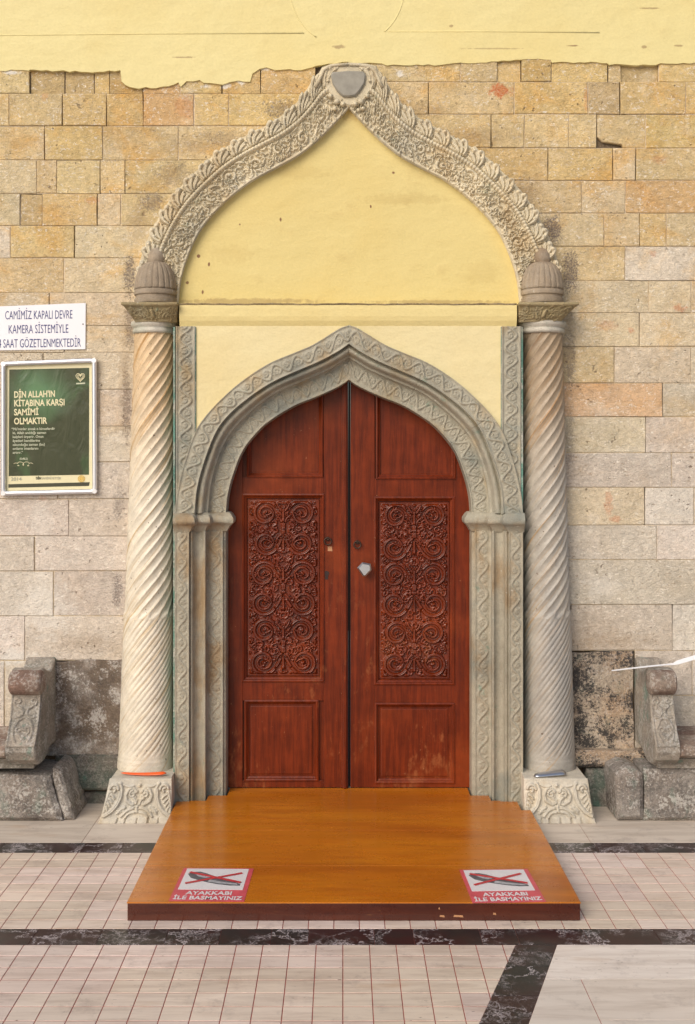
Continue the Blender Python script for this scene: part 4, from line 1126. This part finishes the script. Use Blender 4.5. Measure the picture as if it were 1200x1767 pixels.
    for s in (-1, 1):
        X = lambda q: .16 + s * q
        # big side scroll, S-shaped, ending in a rolled eye
        h(np.array([(X(.098), .172), (X(.088), .150), (X(.088), .115), (X(.100), .080), (X(.122), .052), (X(.148), .034)]), .011, .010, .017, .45, .3)
        h(spiral(X(.128), .152, .024, 1.3, math.pi if s > 0 else 0, -s, .2, 40), .0075, .006, .018, .2, .3)
        h(arc3((X(.142), .135), (X(.152), .050), .06 * s), .012, .006, .012, .3, .3)
        for k in range(4): h(arc3((X(.138 + .003 * k), .128 - .018 * k), (X(.115 + .008 * k), .108 - .017 * k), -.2 * s), .006, .004, .013, 0, .25)
        # heart of two inward scrolls
        h(np.array([(X(.0), .078), (X(.030), .085), (X(.055), .100), (X(.064), .125), (X(.052), .148), (X(.028), .152), (X(.012), .140)]), .008, .0075, .015, .3, .3)
        h(spiral(X(.030), .130, .017, 1.1, math.pi / 2, -s, .25, 30), .006, .005, .014, 0, .3)
        leaf(hm, X(.008), .085, math.pi / 2 - s * .55, .036, .0085, .015, s, .3, .3, 0, 2)
        # lower fronds
        h(arc3((X(.006), .070), (X(.070), .030), .28 * s), .0085, .006, .014, .3, .3)
        h(arc3((X(.010), .050), (X(.050), .026), .35 * s), .0075, .005, .013, .3, .3)
        leaf(hm, X(.060), .070, (0 if s > 0 else math.pi) - s * .75, .040, .009, .014, s, .3, .3, 0, 3)
        h(arc3((X(.030), .165), (X(.080), .170), -.2 * s), .005, .004, .009, 0, .2)
    leaf(hm, .16, .052, math.pi / 2, .030, .009, .016, 1, .3, .3, 0, 2); hm.dot(.16, .168, .010, .011); hm.dot(.16, .168, .005, .016)
    hm.H[hm.y < .024] = .004
    for xk in (.08, .115, .165, .215, .26): hm.H[np.ix_(hm.y < .022, np.abs(hm.x - xk) < .003)] = -.008
    hm.blur(1)
    tx = (hm.x / hm.w)[None, :]; tz = (hm.y / hm.h)[:, None]
    k = tz ** .75
    Xg = (Xb0 + (Xb1 - Xb0) * tx) * (1 - k) + (Xt0 + (Xt1 - Xt0) * tx) * k
    Yg = (yp + .022 * k) - hm.H
    pl = grid('plinth', Xg, Yg + 0 * Xg, zt_ * tz + 0 * Xg, M['plinth'], c, skirt=-.275)
    mb = MB(); e = .004
    mb.add([(Xb0 + e, yp + .034, 0), (Xb1 - e, yp + .034, 0), (Xb1 - e, .0, 0), (Xb0 + e, .0, 0), (Xt0 + e, yp + .034, zt_ - .001), (Xt1 - e, yp + .034, zt_ - .001), (Xt1 - e, .0, zt_ - .001), (Xt0 + e, .0, zt_ - .001)],
           [(0, 1, 2, 3), (4, 5, 6, 7), (0, 1, 5, 4), (1, 2, 6, 5), (2, 3, 7, 6), (3, 0, 4, 7)])
    mb.build('plinth_core', M['plinth'], c)
    return c
cl = column(-1, 'cream white spiral fluted marble column left of the door', M['colL'], 251, 266.5, .129, .0955, (189, 296, 169, 297.5), (212, 307, 230, 303))
cr_ = column(1, 'grey brown spiral fluted marble column right of the door', M['colR'], 948, 935, .1225, .1015, (905, 1015, 905, 1029), (896, 997, 898, 972))

# ------------------------------------------------------------------ stone benches
def bench(side, label):
    s = side
    b = empty('stone_bench', label, 'bench', (s * 1.75, -.15, 0), 'stone benches against the wall')
    X = (lambda x: x) if s > 0 else (lambda x: -x)
    xi = 1.375 if s < 0 else 1.400              # face of the arm towards the door
    xo = xi + (.135 if s < 0 else .108)
    def px(a, b_): return (min(X(a), X(b_)), max(X(a), X(b_)))
    # arm: profile in (y,z), extruded along x
    prof = [(.02, .30), (.02, .705), (-.03, .700), (-.06, .672), (-.10, .655), (-.16, .668), (-.215, .690), (-.262, .692), (-.295, .678), (-.316, .650), (-.318, .618), (-.300, .588), (-.272, .574),
            (-.290, .50), (-.330, .43), (-.378, .372), (-.384, .34), (-.362, .30), (-.30, .265), (-.22, .262), (-.12, .30)]
    x0, x1 = px(xi, xo)
    arm = MB().prism(prof, X(xi), X(xo), .006, axis='x').build('armrest', M['bench'], b)
    # rolled end and carved front panel
    ro = MB(); n = 20
    for k in range(1): pass
    rp = [Vector((x, -.270, .632)) for x in (x0 - .004, x1 + .004)]
    pts = [Vector((x0 - .006 + (x1 - x0 + .012) * q, -.270, .632)) for q in (0, .06, .5, .94, 1)]
    ro.tube(pts, [.046, .056, .0575, .056, .046], 24); ro.build('arm_roll', M['bench_red'], b, True, sharp=50)
    hw, hl = x1 - x0 - .004, .23
    hm = HM(hw, hl, .0028); c = hw / 2; k = hw / .135
    for q in (-1, 1):
        Q = lambda a: c + q * a * k
        hm.stroke(spiral(Q(.036), .196, .019, 1.2, -math.pi / 2, q, .25, 30), .006, .005, .009, 0, .3)
        hm.stroke(np.array([(Q(.036), .177), (Q(.012), .160), (Q(.008), .140), (Q(.030), .122), (Q(.048), .125)]), .0065, .005, .009, 0, .3)
        hm.stroke(np.array([(Q(.0), .125), (Q(.026), .112), (Q(.044), .082), (Q(.042), .045), (Q(.030), .022)]), .0065, .006, .009, 0, .3)
        hm.stroke(spiral(Q(.018), .070, .016, 1, -math.pi / 2, q, .3, 26), .005, .0045, .009, 0, .3)
        leaf(hm, Q(.0), .03, math.pi / 2 - q * .9, .03, .007, .009, q, 0, .3, 0, 2)
    hm.dot(c, .072, .010, .009); hm.H[:, hm.x < .006] = .006; hm.H[:, hm.x > hw - .006] = .006; hm.blur(1)
    yy = np.interp(hm.y, [0, .06, .12, .2, .23], [-.381, -.336, -.303, -.277, -.275])
    zz = .365 + hm.y * .93
    gx, gz = np.meshgrid(x0 + .002 + hm.x, zz)
    grid('front_panel', gx, yy[:, None] - .003 - hm.H, gz, M['bench'], b, skirt=-.27)
    # seat slab with rounded nose, cavetto under it, base
    sp_ = [(.018, .372), (-.345, .370), (-.366, .362), (-.374, .346), (-.370, .322), (-.352, .308), (-.33, .302), (.018, .302)]
    MB().prism(sp_, X(xo + .0015), X(2.75), .004, axis='x').build('seat', M['bench_red'], b, True, sharp=40)
    sp2 = [(-.262, .262), (-.384, .34), (-.378, .372), (-.362, .30), (-.30, .265)]
    cv = [(.018, .3), (-.335, .3), (-.325, .288), (-.300, .275), (-.288, .255), (-.285, .243), (.018, .243)]
    MB().prism(cv, X(xi + .03), X(2.75), .003, axis='x').build('cavetto', M['bench'], b, True, sharp=40)
    return b, X, xi, xo
bl, XL, xiL, xoL = bench(-1, 'worn stone bench with carved armrest under the framed green poster')
br, XRr, xiR, xoR = bench(1, 'worn stone bench with carved armrest and a white strip on it')
def rough_block(name, poly, yf, yb, mat, parent, ch=.02):
    pts = []
    for i in range(len(poly)):
        a, b_ = poly[i], poly[(i + 1) % len(poly)]; n = 3
        for k in range(n):
            t = k / n; pts.append((a[0] + (b_[0] - a[0]) * t + random.uniform(-.004, .004), max(.0, a[1] + (b_[1] - a[1]) * t + random.uniform(-.004, .004))))
    return MB().prism(pts, yf, yb, ch).build(name, mat, parent)
ybs = floor_y(1419)
def q_(u, v, y=ybs): return (PX(u, y), max(0.0, PZ(v, y)))
rough_block('base_block', [(-2.75, 0), (PX(108, ybs), 0), (PX(100, ybs), .06), q_(90, 1365), q_(86, 1340), (-2.75, .240)], ybs, .018, M['bench_base'], bl)
rough_block('base_block', [(PX(109.5, ybs + .02), 0), (PX(127, ybs + .02), 0), (PX(120, ybs + .02), .07), q_(111, 1350, ybs + .02), q_(104, 1332, ybs + .02), (PX(88.5, ybs + .02), .238), (PX(91.5, ybs + .02), .17), (PX(101.5, ybs + .02), .062)], ybs + .022, .018, M['bench_base'], bl, .012)
rough_block('base_block', [q_(1068, 1418), q_(1112, 1418), q_(1112, 1336), q_(1082, 1326), q_(1063, 1336)], ybs, .018, M['bench_base'], br)
rough_block('base_block', [(PX(1114, ybs), 0), (2.75, 0), (2.75, .240), (PX(1114, ybs), .240)], ybs + .004, .018, M['bench_base'], br)

# ------------------------------------------------------------------ wooden platform
plat = empty('wooden_platform', 'low orange varnished wooden platform with dark red edge before the door', 'platform', (.04, -.8, 0))
PT = .067
xl_, xr_ = -.770, .848
dl_ = -1.44
top = [(xl_, dl_), (xr_, dl_), (xr_, -.332), (.806, -.332), (.806, -.2), (PX(864, -.185), -.197), (PX(864, -.185), -.185), (PX(846, -.14), -.185), (PX(846, -.14), -.100), (PX(811.5, -.08), -.100), (PX(811.5, -.08), .0275),
       (PX(393, -.08), .0275), (PX(393, -.08), -.100), (PX(358, -.14), -.100), (PX(358, -.14), -.185), (PX(328, -.185), -.185), (PX(328, -.185), -.197), (xl_, -.197)]
# deck of three broad boards running across
ycuts = [-1.44, -1.06, -.62, .03]
def clip_band(poly, y0, y1):
    p = clip_poly(poly, (-5, y0), (5, y0)); return clip_poly(p, (5, y1), (-5, y1))
for i, (a, b_) in enumerate(zip(ycuts[:-1], ycuts[1:])):
    pb_ = clip_band(top, a + (.0004 if i else 0), b_ - .0004)
    MB().prism(pb_, PT, PT - .004, .0010, axis='z').build('board', M['deck'], plat)
fz = PT - .0045
MB().box(xl_ + .002, xr_ - .002, dl_ + .0015, dl_ + .03, .001, fz, .002).build('front_edge', M['fascia'], plat)
MB().box(xl_ + .002, xl_ + .028, dl_ + .0315, -.21, .001, fz).build('side_edge', M['fascia'], plat)
MB().box(xr_ - .028, xr_ - .002, dl_ + .0315, -.345, .001, fz).build('side_edge', M['fascia'], plat)
MB().box(xl_ + .05, xr_ - .05, -1.38, -.36, .0, fz - .001).build('underframe', M['fascia'], plat)
for k, (u0, u1, v) in enumerate([(759, 768, 1582.5), (783, 800, 1582.5), (851, 857, 1578.5), (757, 760, 1569)]):
    yq = dl_ + .0005
    MB().prism([(PX(u0, yq), PZ(v, yq)), (PX(u1, yq), PZ(v + 1, yq)), (PX(u1 - 1, yq), PZ(v - 2.5, yq)), (PX(u0 + 1, yq), PZ(v - 3.2, yq))], yq, yq + .002).build('chipped_paint', M['wear'], plat)

# ------------------------------------------------------------------ lettering helper
def text(body, size, mat, parent, origin, ax, ay, align='CENTER', sx=1.0, bold=0.0, depth=.0006, name='lettering', spacing=1.0):
    cu = bpy.data.curves.new(name, 'FONT'); cu.body = body; cu.size = size; cu.align_x = align; cu.offset = bold; cu.space_character = spacing
    cu.resolution_u = 3; cu.extrude = depth / 2
    to = bpy.data.objects.new(name, cu); COL.objects.link(to)
    dg = bpy.context.evaluated_depsgraph_get(); me = bpy.data.meshes.new_from_object(to.evaluated_get(dg)); bpy.data.objects.remove(to)
    me.name = name; me.materials.clear()
    ax = Vector(ax).normalized(); ay = Vector(ay).normalized(); az = ax.cross(ay); o = Vector(origin)
    n = len(me.vertices); cs_ = np.zeros(n * 3); me.vertices.foreach_get('co', cs_); cs_ = cs_.reshape(-1, 3)
    W = np.array(o) + cs_[:, :1] * sx * np.array(ax) + cs_[:, 1:2] * np.array(ay) + cs_[:, 2:3] * np.array(az)
    c = (W.max(0) + W.min(0)) / 2
    me.vertices.foreach_set('co', (W - c).ravel()); me.update()
    return place(name, me, mat, parent, c)

# ------------------------------------------------------------------ stickers on the platform
def sticker(label, corners):
    zt = PT + .0012
    pts = []
    for (u, v) in corners:                       # far-left, far-right, near-right, near-left
        y = floor_y(v, zt); pts.append(Vector((PX(u, y), y, zt)))
    fl_, fr_, nr_, nl_ = pts
    s_ = empty('floor_sticker', label, 'sticker', ((fl_ + nr_) / 2)[:], 'no shoes stickers on the platform')
    ax = ((fr_ - fl_) + (nr_ - nl_)).normalized(); ay = Vector((-ax.y, ax.x, 0))
    Wd = ((fr_ - fl_).length + (nr_ - nl_).length) / 2; Hd = ((fl_ - nl_).length + (fr_ - nr_).length) / 2
    o = nl_
    def at(a, b_): return o + ax * (a * Wd) + ay * (b_ * Hd)
    def sheet(name, poly, mat, z, parent=s_):
        q = [at(a, b_) for a, b_ in poly]
        return MB().prism([(p.x, p.y) for p in q], z, z - .0008, axis='z').build(name, mat, parent)
    sheet('backing', [(0, 0), (1, 0), (1, 1), (0, 1)], M['pink'], zt)
    w_ = sheet('white_field', [(.055, .33), (.935, .33), (.935, .975), (.055, .975)], M['paper'], zt + .0009)
    shoe = [(.10, .80), (.16, .86), (.26, .87), (.36, .82), (.50, .72), (.66, .62), (.80, .55), (.88, .49), (.88, .45), (.74, .45), (.56, .49), (.40, .55), (.26, .62), (.16, .68)]
    sheet('shoe', shoe, M['shoe'], zt + .0018, w_)
    sheet('shoe', [(.20, .80), (.28, .82), (.36, .77), (.44, .70), (.36, .68), (.26, .72)], M['shoe2'], zt + .0026, w_)
    sheet('shoe', [(.44, .62), (.60, .56), (.84, .50), (.84, .475), (.58, .515), (.42, .57)], M['shoe2'], zt + .0026, w_)
    def bar(a, b_, wd, z):
        a = Vector(a); b_ = Vector(b_); d = (b_ - a).normalized(); n_ = Vector((-d.y, d.x)) * wd
        sheet('cross_bar', [tuple(a + n_), tuple(b_ + n_), tuple(b_ - n_), tuple(a - n_)], M['red'], z, w_)
    bar((.12, .50), (.86, .83), .022, zt + .0034); bar((.12, .84), (.88, .53), .022, zt + .0042)
    for line, b_, k in (('AYAKKABI', .185, .62), ('\u0130LE BASMAYINIZ', .045, .92)):
        t = text(line, .046, M['paper'], s_, at(.5, b_) + Vector((0, 0, .0009)), ax, ay, sx=1.0, bold=.0010)
        wx = max(t.dimensions.x, 1e-4)
        f = k * Wd / wx
        cs = np.zeros(len(t.data.vertices) * 3); t.data.vertices.foreach_get('co', cs); cs = cs.reshape(-1, 3); cs[:, 0] *= f
        t.data.vertices.foreach_set('co', cs.ravel()); t.data.update()
sticker('no shoes sticker on the left front of the wooden platform', [(313, 1497), (433, 1499), (422, 1555), (291, 1555)])
sticker('no shoes sticker on the right front of the wooden platform', [(799, 1501.5), (917, 1499.5), (943, 1557), (816, 1558.5)])

# ------------------------------------------------------------------ shoehorns and the white strip
def shoehorn(name, label, p0, p1, w0, w1, mat, sag, tilt=0.0):
    p0, p1 = Vector(p0), Vector(p1); d = (p1 - p0); n = 16; m = 9
    side = Vector((-d.y, d.x, 0)).normalized()
    X = np.zeros((n, m)); Yy = X.copy(); Z = X.copy()
    for i in range(n):
        t = i / (n - 1); q = p0 + d * t; wdt = w0 + (w1 - w0) * (t ** .7); wdt *= math.sqrt(max(.02, 1 - (2 * t - 1) ** 10))
        for k in range(m):
            a = (k / (m - 1) - .5) * 2
            X[i, k] = q.x + side.x * wdt * a; Yy[i, k] = q.y + side.y * wdt * a; Z[i, k] = q.z + wdt * .45 * (1 - a * a) + sag * (2 * t - 1) ** 2 + tilt * wdt * (a + 1)
    o = grid(name, X, Yy, Z, mat)
    md = o.modifiers.new('thickness', 'SOLIDIFY'); md.thickness = .0022; md.offset = 0
    return tag(o, label, 'shoehorn')
zp = .199
shoehorn('shoehorn', 'orange plastic shoehorn lying on the left column plinth', (PX(207, -.25), -.222, zp), (PX(287, -.25), -.245, zp + .004), .006, .016, M['orange'], .006, .15)
shoehorn('shoehorn', 'shiny metal shoehorn lying on the right column plinth', (PX(921, -.25), -.262, zp), (PX(979, -.25), -.232, zp + .006), .013, .021, M['steel'], .0, .35)
ws = MB()
y_w = -.235
strip = [(1056, 1157, .5), (1085, 1153.5, .9), (1120, 1149.5, 1.1), (1150, 1146.5, 1.0), (1163, 1145.5, 2), (1170, 1143, 4.5), (1188, 1137.5, 5), (1204, 1133, 5), (1240, 1128, 4)]
v = []; 
for (u, vv, h_) in strip:
    for dv, dy in ((-h_ / 2, .004 + h_ * .0016), (h_ / 2, -.004 - h_ * .0016)):
        for e in (0, .002): v.append((PX(u, y_w), y_w + dy + 0, PZ(vv + dv, y_w) - e))
f = []
for i in range(len(strip) - 1):
    a = i * 4; f += [(a, a + 2, a + 6, a + 4), (a + 1, a + 3, a + 7, a + 5), (a, a + 1, a + 5, a + 4), (a + 2, a + 3, a + 7, a + 6)]
f += [(0, 1, 3, 2), (len(v) - 4, len(v) - 3, len(v) - 1, len(v) - 2)]
tag(mk('plastic_strip', v, f, M['white']), 'thin white plastic strip lying across the right bench armrest', 'strip')

# ------------------------------------------------------------------ the white camera notice
EX, EZ = Vector((1, 0, 0)), Vector((0, 0, 1))
ysg = -.008
sg = empty('camera_notice', 'white sheet notice with navy lettering above the green poster', 'sign', (PX(66, ysg), ysg, PZ(603, ysg)))
MB().prism([(PX(-16, ysg), PZ(529, ysg)), (PX(148, ysg), PZ(522.5, ysg)), (PX(147.5, ysg), PZ(602.5, ysg)), (PX(-16, ysg), PZ(604.5, ysg))], ysg, ysg + .003, .0006).build('sheet', M['signwhite'], sg)
def fit_text(body, u0, u1, vbase, cap, mat, parent, y, rot=0.0, bold=.0, align='L'):
    s_ = cap / .69 * (D0 + y) / F
    d = Vector((math.cos(rot), 0, math.sin(rot))); n_ = Vector((-math.sin(rot), 0, math.cos(rot)))
    t = text(body, s_, mat, parent, P(u0, vbase, y), d, n_, 'LEFT', bold=bold)
    cs = np.zeros(len(t.data.vertices) * 3); t.data.vertices.foreach_get('co', cs); cs = cs.reshape(-1, 3)
    k = (PX(u1, y) - PX(u0, y)) / (cs[:, 0].max() - cs[:, 0].min())
    cs[:, 0] *= k; t.data.vertices.foreach_set('co', cs.ravel()); t.data.update()
    t.location.x += (PX((u0 + u1) / 2, y) - WLOC[t].x)
    return t
ytx = ysg - .0008
for body, u0, u1, vb in (('CAM\u0130M\u0130Z KAPALI DEVRE', 9, 125, 551), ('KAMERA S\u0130STEM\u0130YLE', 15, 118, 575.3), ('24 SAAT G\u00d6ZETLENMEKTED\u0130R', -8, 139.5, 600)):
    fit_text(body, u0, u1, vb, 14.6, M['signblue'], sg, ytx, R(.4), -.0003)
for u, v_ in ((143.3, 559), (-11, 562)):
    MB().tube([P(u, v_, ysg + .001), P(u, v_, ysg - .002)], .0032, 10).build('screw', M['brass'], sg)

# ------------------------------------------------------------------ the framed poster
yf = -.022
pf = empty('framed_poster', 'green printed poster in a rounded silver frame on the stone wall', 'poster', (PX(84, yf), yf, PZ(856, yf)))
fr = [(1.5, 623.5), (167, 617.5), (168, 852), (1.5, 855.5)]
def rr(c4, rad, n=6):
    out = []; m = len(c4)
    for i in range(m):
        a, b_, c_ = Vector(c4[i - 1]), Vector(c4[i]), Vector(c4[(i + 1) % m])
        p = b_ + (a - b_).normalized() * rad; q = b_ + (c_ - b_).normalized() * rad
        for k in range(n + 1):
            t = k / n; out.append(p * (1 - t) ** 2 + b_ * 2 * t * (1 - t) + q * t * t)
    return out
def inset(c4, k):
    cx = sum(p[0] for p in c4) / 4; cy = sum(p[1] for p in c4) / 4
    return [(p[0] + (k if p[0] < cx else -k), p[1] + (k if p[1] < cy else -k)) for p in c4]
loop = rr(inset(fr, 4.2), 7)
tb = MB(); pts = [P(p.x, p.y, yf) for p in loop]
tb.tube(pts, .0118, 12, True); tb.build('frame', M['alu'], pf, True)
for p in inset(fr, 4.6):
    c0 = Vector(P(p[0], p[1], yf - .004))
    MB().tube([c0 + Vector((0, .012, 0)), c0 + Vector((0, -.0085, 0))], [.0135, .0118], 14).build('corner_cap', M['alu'], pf, True, sharp=40)
yp_ = -.012
def psheet(name, c4, mat, y, parent=pf): return MB().prism([(PX(u, y), PZ(v, y)) for u, v in c4], y, y + .0007).build(name, mat, parent)
MB().prism([(PX(u, yp_), PZ(v, yp_)) for u, v in inset(fr, 6)], yp_, -.004).build('backing', M['cream'], pf)
psheet('print', [(16, 637.5), (154, 634.5), (153.5, 819), (15, 821.5)], M['green'], yp_ - .0009)
psheet('print_bar', [(14.5, 835.5), (155, 832), (153.5, 838.5), (14.5, 841.5)], M['darkbar'], yp_ - .0009)
yq = yp_ - .0018
for body, u0, u1, vb in (("D\u0130N ALLAH'IN", 24.5, 95, 686), ('K\u0130TABINA KAR\u015eI', 24.5, 111.5, 701), ('SAM\u0130M\u0130', 24.2, 66.5, 716.5), ('OLMAKTIR', 24.2, 81.5, 732)):
    fit_text(body, u0, u1, vb, 10.6, M['cream'], pf, yq, R(.9), .0011)
for k, (body, u1) in enumerate((("\u201cM\u00fc'minler ancak o kimselerdir", 95), ('ki, Allah an\u0131ld\u0131\u011f\u0131 zaman', 79.5), ('kalpleri \u00fcrperir. Onun', 75), ('\u00e2yetleri kendilerine', 69), ('okundu\u011fu zaman (bu)', 77.5), ('onlar\u0131n imanlar\u0131n\u0131', 66), ('art\u0131r\u0131r.\u201d', 39.5))):
    fit_text(body, 22 if k else 20, u1, 742.3 + k * 6.75, 4.2, M['creamdim'], pf, yq, R(.7), .0003)
fit_text('(Enf\u00e2l,2)', 34, 48, 793, 3.2, M['creamdim'], pf, yq, 0, .0003)
fit_text('2014', 19, 37, 829.5, 6, M['greyprint'], pf, yq, 0)
fit_text('D\u0130N', 62, 70.5, 827, 4, M['darkbar'], pf, yq, 0, .0005); fit_text('SAM\u0130M\u0130YETT\u0130R', 71.5, 105, 827, 3.6, M['greyprint'], pf, yq, 0)
# small ornament under the verse
orn = MB()
for s in (-1, 1):
    for (cx, r_, a0, a1) in ((5.5, 6.5, .3, 2.4), (13, 4.2, .2, 2.6)):
        orn.tube([P(40.5 + s * (cx - r_ * math.cos(a)), 802 - r_ * .75 * math.sin(a), yq) for a in np.linspace(a0, a1, 12)], .0012, 6)
    orn.tube([P(40.5 + s * q, 803.5, yq) for q in (7, 8.5, 10)], .0022, 6)
orn.tube([P(40.5, q, yq) for q in (800, 802, 804)], [.003, .0042, .002], 8)
orn.build('ornament', M['cream'], pf, True)
# gold roundel
MB().prism([(PX(140.5 + 6.2 * math.cos(a), yq), PZ(826 + 6 * math.sin(a), yq)) for a in np.linspace(0, 2 * math.pi, 28, endpoint=False)], yq, yq + .0007).build('roundel', M['gold'], pf)
MB().tube([P(140.5 + 4 * math.cos(a), 826 + 3.9 * math.sin(a), yq - .0004) for a in np.linspace(0, 2 * math.pi, 20, endpoint=False)], .0007, 6, True).build('roundel_ring', M['cream'], pf)
# heart-shaped emblem with concentric arcs
em = MB()
def heart(k, n=40):
    o = []
    for a in np.linspace(0, 2 * math.pi, n, endpoint=False):
        x = math.sin(a) ** 3; y = (13 * math.cos(a) - 5 * math.cos(2 * a) - 2 * math.cos(3 * a) - math.cos(4 * a)) / 16
        o.append((138.8 + 7.6 * k * x, 650.5 - 8.0 * k * y))
    return o
for k in (1.0, .74, .5): em.tube([P(u, v_, yq) for u, v_ in heart(k)], .0016 if k == 1 else .0013, 6, True)
em.tube([P(138.8, q, yq) for q in (647, 649, 651)], [.002, .0035, .002], 8)
em.build('emblem', M['cream'], pf, True)
MB().prism([(PX(131.5, yq), PZ(660.6, yq)), (PX(147, yq), PZ(660, yq)), (PX(147, yq), PZ(662.4, yq)), (PX(131.5, yq), PZ(663, yq))], yq, yq + .0006).build('emblem_caption', M['creamdim'], pf)
